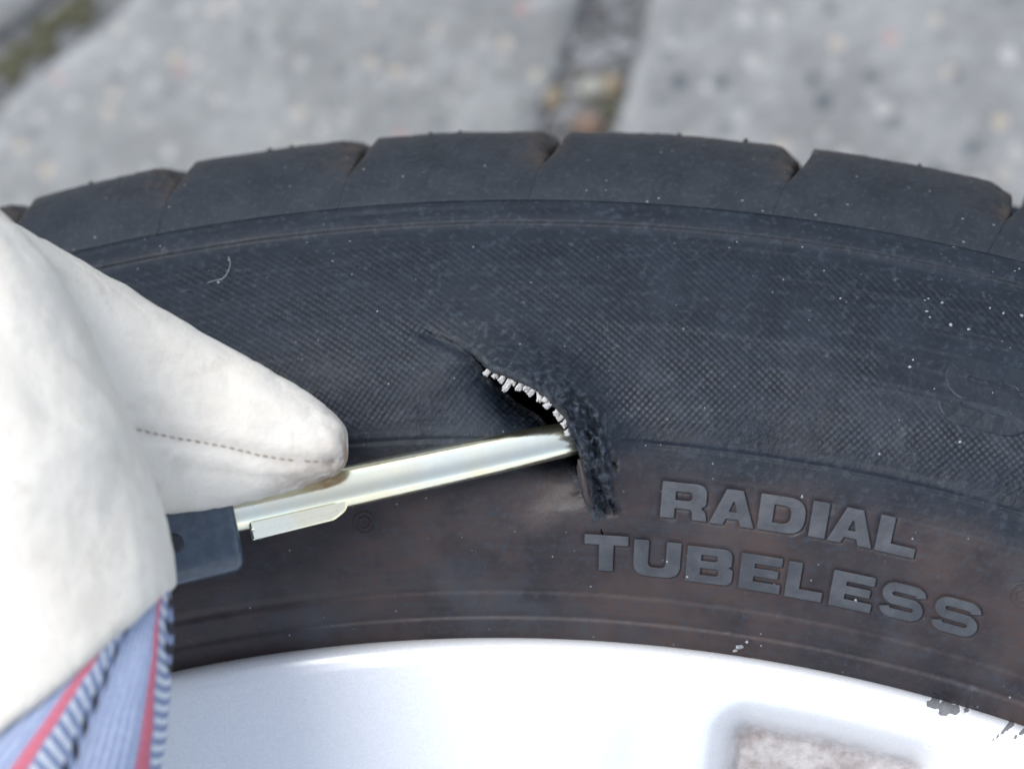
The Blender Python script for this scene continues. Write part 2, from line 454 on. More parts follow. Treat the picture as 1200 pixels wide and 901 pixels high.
def pebble_mesh(c, r, seed, flat=0.6):
    bm = bmesh.new(); bmesh.ops.create_icosphere(bm, subdivisions=2, radius=1.0)
    v = np.array([q.co[:] for q in bm.verts]); f = [[q.index for q in p.verts] for p in bm.faces]; bm.free()
    k = 1 + 0.35 * fbm(v[:, 0] * 1.3 + seed, v[:, 1] * 1.3, v[:, 2] * 1.3, seed=seed, n=3)
    v = v * k[:, None] * np.array([1, 0.8 + 0.3 * ((seed * 37 % 10) / 10), flat]) * r + np.asarray(c)
    return v, f
PEBS = [((693, 105), 3.4, 1, 'pale rounded pebble lying in the joint above the tyre'), ((717, 100), 2.8, 0, 'tan pebble right of the pale one in the paving joint'),
        ((646, 116), 3.2, 0, 'yellowish pebble at the left edge of the paving joint'), ((689, 147), 3.6, 2, 'rust brown pebble in the joint just above the tread')]
for i, ((px, py), r, mi, lab) in enumerate(PEBS):
    z = GZ - 2.5
    v, f = pebble_mesh(at(px, py, z), r, i + 3)
    o = link('pebble', mesh('pebble', v, f), M_PEB[mi]); o['label'] = lab; o['category'] = 'pebble'; o['group'] = 'pebbles in the paving joint'
mv, mf = [], []
for i in range(46):
    if i < 20: px, py = random.gauss(700, 10), random.gauss(125, 22)
    else:
        s = random.random(); px, py = 10 + 95 * s + random.gauss(0, 9), 80 - 80 * s + random.gauss(0, 9)
    v, f = pebble_mesh(at(px, py, GZ - 4), random.uniform(1.2, 3.0), 20 + i)
    mf += [[q + len(np.concatenate(mv)) if mv else q for q in p] for p in f]; mv.append(v)
sv_, sf_, nb_ = [], [], 0
for i in range(190):
    u = random.random(); px, py = 722 - 55 * u + random.gauss(0, 20), -30 + 220 * u
    v, f = pebble_mesh(at(px, py, GZ - 3.6), random.uniform(0.7, 2.2), 90 + i, 0.7); sv_.append(v); sf_ += [[q + nb_ for q in p] for p in f]; nb_ += len(v)
o = link('joint_gravel', mesh('joint_gravel', np.concatenate(sv_), sf_), M_PEB[3]); o['kind'] = 'stuff'
o['label'] = 'fine grey gravel filling the joint between the two pavers'; o['category'] = 'gravel'
o = link('moss', mesh('moss', np.concatenate(mv), mf), M_MOSS); o['kind'] = 'stuff'
o['label'] = 'dark olive moss tufts growing in the paving joints'; o['category'] = 'moss'

# ================================================================== WHEEL
wheel = thing('car_wheel', 'car wheel with slashed black radial tyre lying flat on grey paving', 'wheel')

# sidewall profile: radius -> height (mm)
PR = np.array([(241, -16.5), (244, -13.0), (246.2, -10.8), (248.0, -9.6), (249.2, -9.0), (249.9, -9.15), (250.6, -8.5), (253.0, -7.2), (253.9, -7.15), (254.8, -6.3),
               (258, -4.6), (262, -2.9), (266, -1.6), (270, -0.7), (274, -0.2), (276.3, -0.02), (276.75, -0.30), (277.2, 0.0), (280, -0.15), (285, -0.8),
               (290, -2.1), (295, -4.1), (300, -7.0), (304, -9.9), (307, -12.4), (309.0, -14.1), (309.9, -14.62), (310.5, -14.45), (311.6, -15.0), (312.6, -15.95), (313.8, -17.0)])
def prof(r): return np.interp(r, PR[:, 0], PR[:, 1])
_fr = np.linspace(241, 313.8, 1200); _fz = np.interp(_fr, PR[:, 0], PR[:, 1])
_ker = np.hanning(15); _ker /= _ker.sum()
_fz = np.convolve(np.pad(_fz, 7, mode='reflect', reflect_type='odd'), _ker, 'valid')
def prof(r): return np.interp(r, _fr, _fz)

def hit(px, py):
    """point of the undamaged sidewall seen at a photo pixel"""
    z = -2.0
    for _ in range(12):
        p = at(px, py, z); z = float(prof(np.linalg.norm(p[:2] - WC)))
    return p
def pol(p): d = np.asarray(p)[:2] - WC; return math.atan2(d[1], d[0]), float(np.hypot(*d))

# --- the cut
CUT_PX = [(476, 383), (515, 399), (548, 414), (572, 436), (598, 451), (626, 466), (646, 482), (658, 500), (670, 526), (680, 556), (693, 584), (699, 600), (701, 611)]
cpts = np.array([hit(*q)[:2] for q in CUT_PX])
def catmull(P, n):
    P = np.asarray(P, float); Q = np.vstack([2 * P[0] - P[1], P, 2 * P[-1] - P[-2]]); out = []
    for i in range(len(P) - 1):
        a, b, c, d = Q[i:i + 4]; t = np.linspace(0, 1, n, endpoint=False)[:, None]
        out.append(0.5 * (2 * b + (c - a) * t + (2 * a - 5 * b + 4 * c - d) * t ** 2 + (3 * b - a - 3 * c + d) * t ** 3))
    out.append(P[-1:]); return np.concatenate(out)
CUT = catmull(cpts, 6)
CUT = CUT + np.stack([fbm(CUT[:, 0] * .7, CUT[:, 1] * .7, seed=31), fbm(CUT[:, 0] * .7, CUT[:, 1] * .7, seed=37)], 1) * 0.35
_seg = np.diff(CUT, axis=0); _len = np.linalg.norm(_seg, axis=1); _cum = np.concatenate([[0], np.cumsum(_len)]); CL = _cum[-1]
_tan = np.gradient(CUT, axis=0); _tan /= np.linalg.norm(_tan, axis=1, keepdims=True)
for _ in range(4): _tan[1:-1] = (_tan[:-2] + 2 * _tan[1:-1] + _tan[2:]) / 4
_tan /= np.linalg.norm(_tan, axis=1, keepdims=True)
_nor = np.stack([-_tan[:, 1], _tan[:, 0]], 1)           # towards the lifted lip (up and right)
def cut_coords(P):
    """arc parameter t (0..1), signed distance d (mm, + on the lip side), inside-range flag, for points P (n,2)"""
    best = np.full(len(P), 1e9); t = np.zeros(len(P)); sg = np.ones(len(P)); sw = np.zeros(len(P)); st = np.zeros(len(P)); qv = np.zeros((len(P), 2))
    for i in range(len(_seg)):
        w = P - CUT[i]; L = _len[i]; e = _seg[i] / L
        u = np.clip(w @ e, 0, L); q = w - u[:, None] * e
        dd = np.hypot(q[:, 0], q[:, 1]); m = dd < best
        best[m] = dd[m]; t[m] = (_cum[i] + u[m]) / CL
        wt = L / (dd ** 2 + 0.02) ** 1.6; sw += wt; st += wt * (_cum[i] + u) / CL
        qv[m] = q[m]
    sg = np.where((qv * cut_n(t)).sum(1) >= 0, 1, -1)
    k = sst(0.3, 2.5, best)
    return t * (1 - k) + k * st / sw, best * sg
def cut_n(t): return np.stack([np.interp(t * CL, _cum, _nor[:, 0]), np.interp(t * CL, _cum, _nor[:, 1])], 1)
def cut_p(t): return np.stack([np.interp(t * CL, _cum, CUT[:, 0]), np.interp(t * CL, _cum, CUT[:, 1])], 1)

# --- the prying rod (needed for the dent it makes)
TIP_Z, SLOPE = -1.2, 0.235
R0 = at(668, 514, TIP_Z); _e = at(345, 584, 6.0); _d = _e[:2] - R0[:2]; _d /= np.linalg.norm(_d)
def rod_axis(s): return np.array([R0[0] + _d[0] * s, R0[1] + _d[1] * s, TIP_Z + SLOPE * s])
def rod_rad(s): return np.interp(s, [-14, -6, 0, 12, 48, 60], [1.4, 2.3, 2.62, 2.95, 3.25, 3.25])

def surf(P, t, d):
    """displaced sidewall: P (n,2) -> xyz, with torn and depth masks"""
    r = np.hypot(P[:, 0] - WC[0], P[:, 1] - WC[1])
    z = prof(r)
    # slow unevenness of the moulded rubber
    z = z + fbm(P[:, 0] / 14, P[:, 1] / 14, seed=2) * 0.18 * sst(250, 258, r) * sst(313, 306, r)
    w = sst(0.18, 0.54, t) * sst(1.0, 0.70, t)
    wl = sst(0.18, 0.50, t) * sst(1.0, 0.82, t)
    e1 = cpts[-1] - cpts[-3]; e1 = e1 / np.linalg.norm(e1); e0 = cpts[2] - cpts[0]; e0 = e0 / np.linalg.norm(e0)
    ends = sst(0.3, -6.0, (P - cpts[-1]) @ e1) * sst(-0.3, 6.0, (P - cpts[0]) @ e0)      # the damage dies out past both ends of the cut
    w = w * ends; wl = wl * ends
    lip = d >= 0; ad = np.abs(d); n = cut_n(t)
    up = 5.2 * wl * np.exp(-(ad / 5.6) ** 1.9)
    dn = 4.9 * w * np.exp(-(ad / 7.0) ** 1.15) + 4.5 * sst(0.30, 0.48, t) * sst(0.85, 0.66, t) * np.exp(-(ad / 3.6) ** 1.6)
    pull = np.where(lip, 1.25 * wl * np.exp(-ad / 5.0), -(0.9 * w + 1.5 * sst(0.30, 0.48, t) * sst(0.8, 0.66, t)) * np.exp(-ad / 4.0))
    z = z + np.where(lip, up, -dn)
    # crease beyond the cut's blind end and puckers that fan out from the lip
    ang = np.arctan2(P[:, 1] - cpts[6][1], P[:, 0] - cpts[6][0])
    puck = ends * np.exp(-((ad - 4.5) / 3.5) ** 2) * sst(0.18, 0.3, t) * sst(0.85, 0.6, t)
    z = z + np.where(lip, puck * 0.16 * np.sin(ang * 17 + 1.2 * fbm(P[:, 0] / 4, P[:, 1] / 4, seed=8)), 0)
    z = z - 0.55 * np.exp(-(d / 0.7) ** 2) * sst(0.0, 0.08, t) * sst(0.40, 0.16, t)
    # torn, roughened band on the lip side of the lower leg of the cut
    wd = 0.6 + 5.6 * sst(0.42, 0.66, t) * (0.55 + 0.45 * sst(1.0, 0.72, t))
    tn = np.where(lip, sst(wd, wd * 0.62, ad + 1.8 * fbm(P[:, 0] * .6, P[:, 1] * .6, seed=13)), sst(1.2, 0.2, ad) * 0.8) * sst(0.30, 0.50, t) * sst(0.999, 0.965, t) * sst(0.2, -1.5, (P - cpts[-1]) @ e1)
    fuzz = np.where(lip, sst(8.5, 2.0, ad) * 0.9 * sst(0.12, 0.3, t) * sst(0.85, 0.7, t) * ends, 0) * (0.5 + fbm(P[:, 0] * .5, P[:, 1] * .5, seed=17))
    al = t * CL
    lay = fbm(al * 0.32, ad * 0.95, seed=21, n=2) * 2.3 + fbm(al * 1.3, ad * 2.1, seed=22, n=3) * 0.55
    z = z + tn * (lay + 0.1 - 0.5 * lip * sst(0.6, 1.0, ad / wd))
    z = z - tn * lip * 2.2 * sst(0.15, 0.45, fbm(al * 0.38, ad * 0.75, seed=29, n=2)) * sst(0.55, 0.7, t)
    z = z - tn * lip * 1.4 * np.exp(-((ad - wd * (0.32 + 0.15 * noise(al * 0.4, 0 * al, seed=4))) / 0.7) ** 2) * sst(0.55, 0.65, t) * (0.6 + 0.8 * noise(al * .6, ad * .2, seed=4))
    # the rod presses the lower side down
    s = (P[:, 0] - R0[0]) * _d[0] + (P[:, 1] - R0[1]) * _d[1]
    q = np.abs(-(P[:, 0] - R0[0]) * _d[1] + (P[:, 1] - R0[1]) * _d[0])
    rr = rod_rad(s) + 0.25
    und = TIP_Z + SLOPE * s - np.sqrt(np.maximum(rr ** 2 - np.minimum(q, rr) ** 2, 0)) + 0.35 * np.maximum(q - rr, 0)
    soft = np.where(~lip, und, 1e3)
    k = 0.8; hmix = np.clip(0.5 + 0.5 * (soft - z) / k, 0, 1)
    z = np.where(~lip & (s > -2) & (q < 9), soft * (1 - hmix) + z * hmix - k * hmix * (1 - hmix), z)
    xy = P + n * pull[:, None]
    return np.column_stack([xy, z]), np.clip(np.maximum(tn, fuzz), 0, 1)

def tyre_surface(P):
    t, d = cut_coords(P)
    V, torn = surf(P, t, d)
    r = np.hypot(P[:, 0] - WC[0], P[:, 1] - WC[1])
    base = np.column_stack([P, prof(r) + fbm(P[:, 0] / 14, P[:, 1] / 14, seed=2) * 0.18 * sst(250, 258, r) * sst(313, 306, r)])
    fade = sst(42, 26, np.hypot(P[:, 0] - cpts[6][0], P[:, 1] - cpts[6][1]))
    return base * (1 - fade[:, None]) + V * fade[:, None], torn * fade

# --- tyre carcass: fine front sector, coarse remainder, outer shoulder/tread/back
HALF = math.radians(19.5)
nth, nr = 900, 330
th = np.linspace(math.pi / 2 + HALF, math.pi / 2 - HALF, nth)
rr_ = np.concatenate([np.linspace(241, 246, 8, endpoint=False), np.linspace(246, 313.8, nr - 8)])
TH, RR = np.meshgrid(th, rr_)
P = np.column_stack([(WC[0] + RR * np.cos(TH)).ravel(), (WC[1] + RR * np.sin(TH)).ravel()])
t_, d_ = cut_coords(P)
V, torn = tyre_surface(P)
# bead rings get a little wobble, rim-side scuffs
F = grid_faces(nr, nth, False)
mid = P[F].mean(1); tf, df = t_[F].mean(1), d_[F]
slit = (np.sign(df).max(1) != np.sign(df).min(1)) & (np.abs(df).max(1) < 2.0) & (tf > 0.25) & (tf < 0.995)
F = F[~slit]
arc = (math.pi / 2 - TH.ravel()) * 280.0
UV = np.column_stack([arc, RR.ravel()])
verts = [V]; faces = F.tolist(); tornA = [torn]; uvA = [UV]; nb = len(V)
# coarse remainder of the front sidewall
th2 = np.linspace(math.pi / 2 - HALF, math.pi / 2 + HALF - 2 * math.pi, 320)
r2 = np.linspace(241, 313.8, 60)
T2, R2 = np.meshgrid(th2, r2)
v2 = np.column_stack([(WC[0] + R2 * np.cos(T2)).ravel(), (WC[1] + R2 * np.sin(T2)).ravel(), prof(R2).ravel()])
faces += grid_faces(60, 320, False, nb).tolist(); verts.append(v2); tornA.append(np.zeros(len(v2))); uvA.append(np.column_stack([(math.pi / 2 - T2.ravel()) * 280, R2.ravel()])); nb += len(v2)
outer = np.array([(313.8, -16.8), (315.5, -19.2), (317.6, -23.4), (320.0, -28.6), (321.6, -34), (322.4, -42), (323, -64), (319, -65), (319, -73), (326.6, -74), (327.4, -100), (320, -101), (320, -110),
                  (327.4, -111), (327, -150), (319, -151), (319, -159), (325, -160), (323.5, -186), (318, -202), (311, -210), (300, -219), (285, -224), (270, -224.5), (255, -219), (246, -213), (240, -207)])
th3 = np.linspace(math.pi / 2, math.pi / 2 - 2 * math.pi, 720, endpoint=False)
v3 = np.concatenate([np.column_stack([WC[0] + r * np.cos(th3), WC[1] + r * np.sin(th3), np.full(720, z)]) for r, z in outer])
faces += grid_faces(len(outer), 720, True, nb).tolist()
verts.append(v3); tornA.append(np.zeros(len(v3))); uvA.append(np.column_stack([np.tile((math.pi / 2 - th3) * 280, len(outer)), np.repeat(outer[:, 0], 720)])); nb += len(v3)
wv = np.concatenate(verts)
wo_ = hit(1146, 452); a_w, r_w = pol(wo_); rel_ = wv[:, :2] - WC
wx = (a_w - np.arctan2(rel_[:, 1], rel_[:, 0])) * 285; wy = np.hypot(rel_[:, 0], rel_[:, 1]) - r_w
worn = sst(1.15, 0.8, np.hypot(wx / 9.5, wy / 7.4) + 0.12 * fbm(wv[:, 0] / 3, wv[:, 1] / 3, seed=66)) * (wv[:, 2] > -40)
wx2 = wx + 10.5
worn = np.maximum(worn, 0.8 * sst(1.2, 0.7, np.hypot(wx2 / 5.0, wy / 7.0) + 0.2 * fbm(wv[:, 0] / 3, wv[:, 1] / 3, seed=67)) * (wv[:, 2] > -40))
wv[:, 2] += 0.10 * worn
tme = mesh('tire', wv, faces, True, {'torn': np.concatenate(tornA), 'worn': worn}, np.concatenate(uvA))
tire = link('tire', tme, M_SIDE, wheel)

# --- torn edges of the cut: lip and lower lip, each a ragged strip that turns down into the opening
def cut_strip(side, name):
    ts = np.linspace(0.24, 0.998, 190); c = cut_p(ts); n = cut_n(ts)
    if side > 0: sec = [(1.1, 0.05), (0.5, 0.10), (0.12, 0.02), (-0.12, -0.5), (-0.15, -1.2), (-0.05, -2.0), (0.5, -2.9), (1.6, -3.5)]
    else: sec = [(-1.1, 0.04), (-0.5, 0.05), (-0.10, -0.05), (0.12, -0.6), (0.05, -1.4), (-0.5, -2.4), (-1.8, -3.2)]
    rows = []
    for k, (d, dz) in enumerate(sec):
        q = c + n * d
        sgn = np.full(len(ts), max(d, 0.02) if side > 0 else min(d, -0.02))
        s3, _ = surf(q, ts, sgn)
        amp = 0.0 if k == 0 else 0.42 * sst(0.15, 0.3, ts)
        s3 = s3 + np.column_stack([n * (fbm(ts * 60, np.full_like(ts, k * 1.7), seed=5, n=4) * amp)[:, None], dz * sst(0.10, 0.3, ts) * sst(1.02, 0.93, ts) + fbm(ts * 75, np.full_like(ts, k * 1.3), seed=6) * amp * 0.8])
        rows.append(s3)
    v = np.concatenate(rows)
    return link(name, mesh(name, v, grid_faces(len(sec), len(ts), False)), M_TORN, tire), rows
lipo, liprows = cut_strip(1, 'torn_lip')
lowo, _ = cut_strip(-1, 'torn_edge')
lipo['label'] = 'ragged raised rubber lip of the slash'
# crumbs and shreds of rubber hanging on the torn leg
def lump(c, ax, r, L, seed, jag=0.35):
    bm = bmesh.new(); bmesh.ops.create_icosphere(bm, subdivisions=3, radius=1.0)
    v = np.array([q.co[:] for q in bm.verts]); f = [[q.index for q in p.verts] for p in bm.faces]; bm.free()
    v = v * (1 + jag * fbm(v[:, 0] * 1.8 + seed * 3.1, v[:, 1] * 1.8, v[:, 2] * 1.8, seed=seed, n=4))[:, None]
    a = np.asarray(ax, float); a /= np.linalg.norm(a)
    b = np.cross(a, [0, 0, 1.0]); b = b / np.linalg.norm(b) if np.linalg.norm(b) > .05 else np.array([1.0, 0, 0]); cc = np.cross(a, b)
    return v[:, :1] * L * a + v[:, 1:2] * r * b + v[:, 2:] * r * 0.6 * cc + np.asarray(c), f
for i in range(9):
    t = np.array([random.uniform(0.56, 0.985)]); d = random.uniform(0.1, 4.6) * (1 - 0.35 * sst(0.7, 1, t)[0])
    q = cut_p(t) + cut_n(t) * d
    c3, _ = surf(q, t, np.array([d]))
    tn = np.interp(t * CL, _cum, _tan[:, 0])[0], np.interp(t * CL, _cum, _tan[:, 1])[0]
    v, f = lump(c3[0] + [0, 0, 0.05], (tn[0] + random.gauss(0, .4), tn[1] + random.gauss(0, .4), random.gauss(0, .3)), random.uniform(0.15, 0.42), random.uniform(0.4, 1.1), i, 0.9)
    link('rubber_shred', mesh('rubber_shred', v, f), M_TORN, tire)
# the small brownish flap of sidewall skin left beside the lower leg
v, f = lump(hit(686, 566) + np.array([0, 0, 0.5]), at(693, 600, 0) - at(679, 540, 0), 0.8, 3.9, 77, 0.3)
o = link('rubber_flap', mesh('rubber_flap', v, f), M_SIDE, tire); o['label'] = 'small brownish flap beside the torn edge'

# --- white cord ends under the lip
CORD_T = [0.335, 0.365, 0.395, 0.422, 0.436, 0.462, 0.487, 0.507, 0.53, 0.553, 0.575, 0.61, 0.628, 0.65, 0.685]
CORD_L = [0.9, 0.7, 1.1, 1.9, 0.8, 1.2, 0.8, 1.0, 1.1, 0.8, 1.0, 0.8, 0.9, 0.7, 0.6]
for t, L in zip(CORD_T, CORD_L):
    ta = np.array([t]); n2 = cut_n(ta)[0]
    c3 = surf(cut_p(ta) + n2 * 0.05, ta, np.array([0.05]))[0][0]
    ax = np.array([-n2[0], -n2[1], 0.15]) + RNG.normal(0, 0.16, 3); ax /= np.linalg.norm(ax)
    b = np.cross(ax, [0, 0, 1.0]); b /= np.linalg.norm(b); cc = np.cross(ax, b)
    c = c3 + np.array([-n2[0], -n2[1], 0]) * 0.1 + np.array([0, 0, -1.3])
    vs_, fs_, nb_ = [], [], 0
    for q in range(9):                             # a frayed bundle of filaments
        ph = q / 9 * 2 * math.pi; R = 0.0 if q == 8 else 0.34 * RNG.uniform(0.85, 1.1); fr = RNG.uniform(0.85, 1.25); spl = RNG.uniform(0.0, 0.22); m = 6; rings = []
        for k, u in enumerate((-0.7, -0.2, 0.2, 0.6, 0.9, 1.0)):
            tw = ph + u * 1.1; Rr = R + spl * max(0, u - 0.3)
            ce = c + ax * (u * fr * L + 0.1) + Rr * (math.cos(tw) * b + math.sin(tw) * cc) + RNG.normal(0, 0.02, 3)
            a = np.linspace(0, 2 * math.pi, m, endpoint=False); rd = 0.155 * (0.5 if k == 5 else 1)
            rings.append(ce + rd * (np.cos(a)[:, None] * b + np.sin(a)[:, None] * cc))
        vs_.append(np.concatenate(rings)); fs_ += grid_faces(6, m, True, nb_).tolist() + [[nb_ + 5 * m + j for j in range(m)]]; nb_ += 6 * m
    link('ply_cord', mesh('ply_cord', np.concatenate(vs_), fs_), M_CORD, tire)

# --- shoulder tread blocks
BP = np.array([(312.6, -16.0), (313.8, -16.85), (315.2, -17.9), (317.0, -19.6), (319.2, -22.4), (321.4, -26.6), (323.2, -31.4), (324.5, -37), (325.3, -44), (325.9, -54), (326.2, -61), (325.6, -63.4), (323, -64)])
_bl = np.concatenate([[0], np.cumsum(np.linalg.norm(np.diff(BP, axis=0), axis=1))])
BP[:, 0] += np.interp(np.arange(13), [2, 7, 12], [0, 1.9, 1.9]); bs = np.linspace(0, _bl[-1], 62); BPf = np.column_stack([np.interp(bs, _bl, BP[:, 0]), np.interp(bs, _bl, BP[:, 1])])
for _ in range(3): BPf[1:-1] = (BPf[:-2] + 2 * BPf[1:-1] + BPf[2:]) / 4
_bt = np.gradient(BPf, axis=0); _bt /= np.linalg.norm(_bt, axis=1, keepdims=True)
BN = np.column_stack([-_bt[:, 1], _bt[:, 0]]); BN *= np.sign(BN[5] @ np.array([0.7, 0.7]))
SLANT = np.interp(bs, [0, 1, 14, 20, _bl[-1]], [-3.4, -3.2, -0.4, 0.0, 0.0])      # mm along the circumference
gpx = [-160, 26, 214, 428, 653, 941, 1197, 1420]
gth = [pol(at(x, y, -32))[0] for x, y in zip(gpx, [290, 235, 196, 170, 163, 186, 228, 290])]
for j in range(1): gth = sorted(gth, reverse=True)
rem = 2 * math.pi - (gth[0] - gth[-1]); nrem = int(round(rem / math.radians(5.2)))
jit = 1 + 0.16 * np.sin(np.arange(nrem) * 2.4); jit = np.cumsum(jit) / jit.sum() * rem
ring = gth + [gth[-1] - q for q in jit[:-1]]
for i in range(len(ring)):
    a0 = ring[i]; a1 = ring[(i + 1) % len(ring)]
    if a1 > a0: a1 -= 2 * math.pi
    vis = 0 <= i < 8
    nt = 110 if vis else 14
    w = 1.3                                                      # half groove width at the shoulder edge, mm
    arcw = (a0 - a1) * 325.0
    ex = np.concatenate([[w], w + np.array([0.15, 0.4, 0.8, 1.4]), np.linspace(w + 2.2, arcw - w - 2.2, nt), arcw - w - np.array([1.4, 0.8, 0.4, 0.15]), [arcw - w]])
    ex0 = (ex - w) / (arcw - 2 * w)
    rows = []; dirt = []
    for k in range(len(bs)):
        w = 0.02 + 0.85 * sst(8, 24, bs[k]); ex = w + ex0 * (arcw - 2 * w)
        e0 = np.clip(np.minimum(ex - w, arcw - w - ex), 0, None)
        eL = arcw - w - ex                                        # right-hand end of the block = rounded, worn
        gd = 0.02 + 2.7 * sst(7.0, 21.0, bs[k])
        drop = 0.7 * gd * np.clip(1 - (e0 / 0.45), 0, 1) ** 2.2 + (2.5 + 0.6 * math.sin(i * 2.3)) * sst(8, 22, bs[k]) * np.clip(1 - eL / (4.2 + math.sin(i * 1.7)) + 0.25 * fbm(ex * .6, np.full_like(ex, bs[k] * .35 + i), seed=49), 0, 1) ** 1.6
        drop = drop + 0.30 * (1 - sst(0, 2.0, bs[k]))
        drop = drop + 0.35 * np.clip(noise(ex * 0.9 + i * 5.3, np.full_like(ex, bs[k] * 0.6), seed=47) - 0.35, 0, 1) * sst(16, 24, bs[k])
        a = a0 - (ex + SLANT[k]) / 325.0
        wob = fbm(ex / 7 + i * 13.7, np.full_like(ex, bs[k] / 7), seed=41) * 0.34 + fbm(ex * 1.3 + i * 7.1, np.full_like(ex, bs[k] * 1.3), seed=43) * 0.16
        wob = wob * sst(0.5, 6, bs[k])
        rr2 = BPf[k, 0] + BN[k, 0] * (wob - drop); zz2 = BPf[k, 1] + BN[k, 1] * (wob - drop)
        # skirts into the groove
        A = np.concatenate([[a[0] + 0.15 / 325], a, [a[-1] - 0.15 / 325]])
        Rk = np.concatenate([[rr2[0] - BN[k, 0] * (gd + 0.4)], rr2, [rr2[-1] - BN[k, 0] * (gd + 0.4)]])
        Zk = np.concatenate([[zz2[0] - BN[k, 1] * (gd + 0.4)], zz2, [zz2[-1] - BN[k, 1] * (gd + 0.4)]])
        rows.append(np.column_stack([WC[0] + Rk * np.cos(A), WC[1] + Rk * np.sin(A), Zk]))
        e1 = np.concatenate([[0], e0, [0]])
        dirt.append(np.clip(np.exp(-e1 / 1.1) * sst(6, 16, bs[k]) + 0.4 * sst(19, 26, bs[k]) + 1.5 * np.exp(-np.concatenate([[eL[0]], eL, [0]]) / 2.6) * sst(6, 16, bs[k]), 0, 1))
    # skirt below the lower edge
    first = rows[0].copy(); first[:, 2] -= 0.8; rows.insert(0, first); dirt.insert(0, dirt[0] * 0)
    v = np.concatenate(rows)
    me = mesh('tread_block', v, grid_faces(len(rows), len(ex) + 2, False), True, {'dirt': np.concatenate(dirt)})
    fix_normals(me)
    link('tread_block', me, M_TREAD, tire)
# dirt-brown groove floor ring just over the carcass
og = np.array([(314.2, -17.4), (315.7, -19.15), (317.8, -23.3), (320.2, -28.5), (321.8, -34), (322.6, -42), (323.1, -63.5)])
th4 = np.linspace(0, 2 * math.pi, 1440, endpoint=False)
v = np.concatenate([np.column_stack([WC[0] + (r + 0.15 + 0.25 * fbm(th4 * 200, np.full(1440, z), seed=3)) * np.cos(th4), WC[1] + (r + 0.15) * np.sin(th4), np.full(1440, z)]) for r, z in og])
link('groove_floor', mesh('groove_floor', v, grid_faces(len(og), 1440, True)), M_BASE, tire)
# moulding nubs along the shoulder edge
for px, py in [(93, 212), (306, 178), (332, 173), (532, 159), (791, 165), (1075, 203), (497, 160), (870, 171)]:
    a = pol(at(px, py, -33))[0]; c = np.array([WC[0] + 326.9 * math.cos(a), WC[1] + 326.9 * math.sin(a), -42.0])
    v, f = lump(c, (math.cos(a), math.sin(a), 0.3), 0.4, random.uniform(0.45, 0.6), int(px), 0.3)
    link('moulding_nub', mesh('moulding_nub', v, f), M_TREAD, tire)

# --- raised lettering
def rounded(pts, seg=7):
    out = []
    n = len(pts)
    for i in range(n):
        p = np.array(pts[i][:2], float); r = pts[i][2] if len(pts[i]) > 2 else 1.2
        a = np.array(pts[i - 1][:2], float); b = np.array(pts[(i + 1) % n][:2], float)
        ua = (a - p) / np.linalg.norm(a - p); ub = (b - p) / np.linalg.norm(b - p)
        ang = math.acos(np.clip(ua @ ub, -1, 1))
        tl = min(r / math.tan(ang / 2), 0.49 * np.linalg.norm(a - p), 0.49 * np.linalg.norm(b - p))
        for k in range(seg + 1):
            s = k / seg
            out.append((1 - s) ** 2 * (p + ua * tl) + 2 * s * (1 - s) * p + s * s * (p + ub * tl))
    return np.array(out)
def stroke(pts, hw, n=2):
    c = catmull(pts, n); t = np.gradient(c, axis=0); t /= np.linalg.norm(t, axis=1, keepdims=True)
    nn = np.stack([-t[:, 1], t[:, 0]], 1)
    return np.concatenate([c + nn * hw, (c - nn * hw)[::-1]])
GL = {
    'R': (52, [[(0, 0), (0, 45), (51, 45, 13), (51, 19, 8), (45, 16, 3), (51, 11, 6), (53, 0), (37, 0), (36, 10, 4), (33, 13, 2), (16, 13), (16, 0)], [(16, 23), (16, 34), (35, 34, 5), (35, 23, 5)]]),
    'A': (53, [[(0, 0), (17, 45), (36, 45), (53, 0), (37, 0), (34, 8), (19, 8), (16, 0)], [(21.5, 17), (31.5, 17), (26.5, 32)]]),
    'D': (52, [[(0, 0), (0, 45), (52, 45, 20), (52, 0, 20)], [(16, 11), (16, 34), (36, 34, 10), (36, 11, 10)]]),
    'I': (17, [[(0, 0), (0, 45), (17, 45), (17, 0)]]),
    'L': (44, [[(0, 0), (0, 45), (16, 45), (16, 12), (44, 12), (44, 0)]]),
    'T': (49, [[(16.5, 0), (16.5, 33), (0, 33), (0, 45), (49, 45), (49, 33), (32.5, 33), (32.5, 0)]]),
    'U': (52, [[(0, 45), (0, 0, 16), (52, 0, 16), (52, 45), (36, 45), (36, 11, 7), (16, 11, 7), (16, 45)]]),
    'B': (53, [[(0, 0), (0, 45), (51, 45, 11), (51, 24, 6), (47, 22.5, 1), (53, 20, 6), (53, 0, 11)], [(16, 27.5), (16, 35.5), (35, 35.5, 4), (35, 27.5, 4)], [(16, 9.5), (16, 18.5), (37, 18.5, 4), (37, 9.5, 4)]]),
    'E': (48, [[(0, 0), (0, 45), (47, 45), (47, 34), (16, 34), (16, 28), (44, 28), (44, 18), (16, 18), (16, 11), (48, 11), (48, 0)]]),
    'S': (53, None),
}
def _arc(cx, cy, r, a0, a1, n=12): return [(cx + r * 1.15 * math.cos(math.radians(a)), cy + r * math.sin(math.radians(a))) for a in np.linspace(a0, a1, n)]
S_LINE = _arc(37, 30.8, 8.2, 8, 90, 7) + [(27, 39)] + _arc(16.5, 30.8, 8.2, 90, 262, 14) + [(26.5, 22.5)] + _arc(36.5, 14.2, 8.2, 82, -90, 14) + [(27, 6)] + _arc(16, 14.2, 8.2, -90, -172, 7)
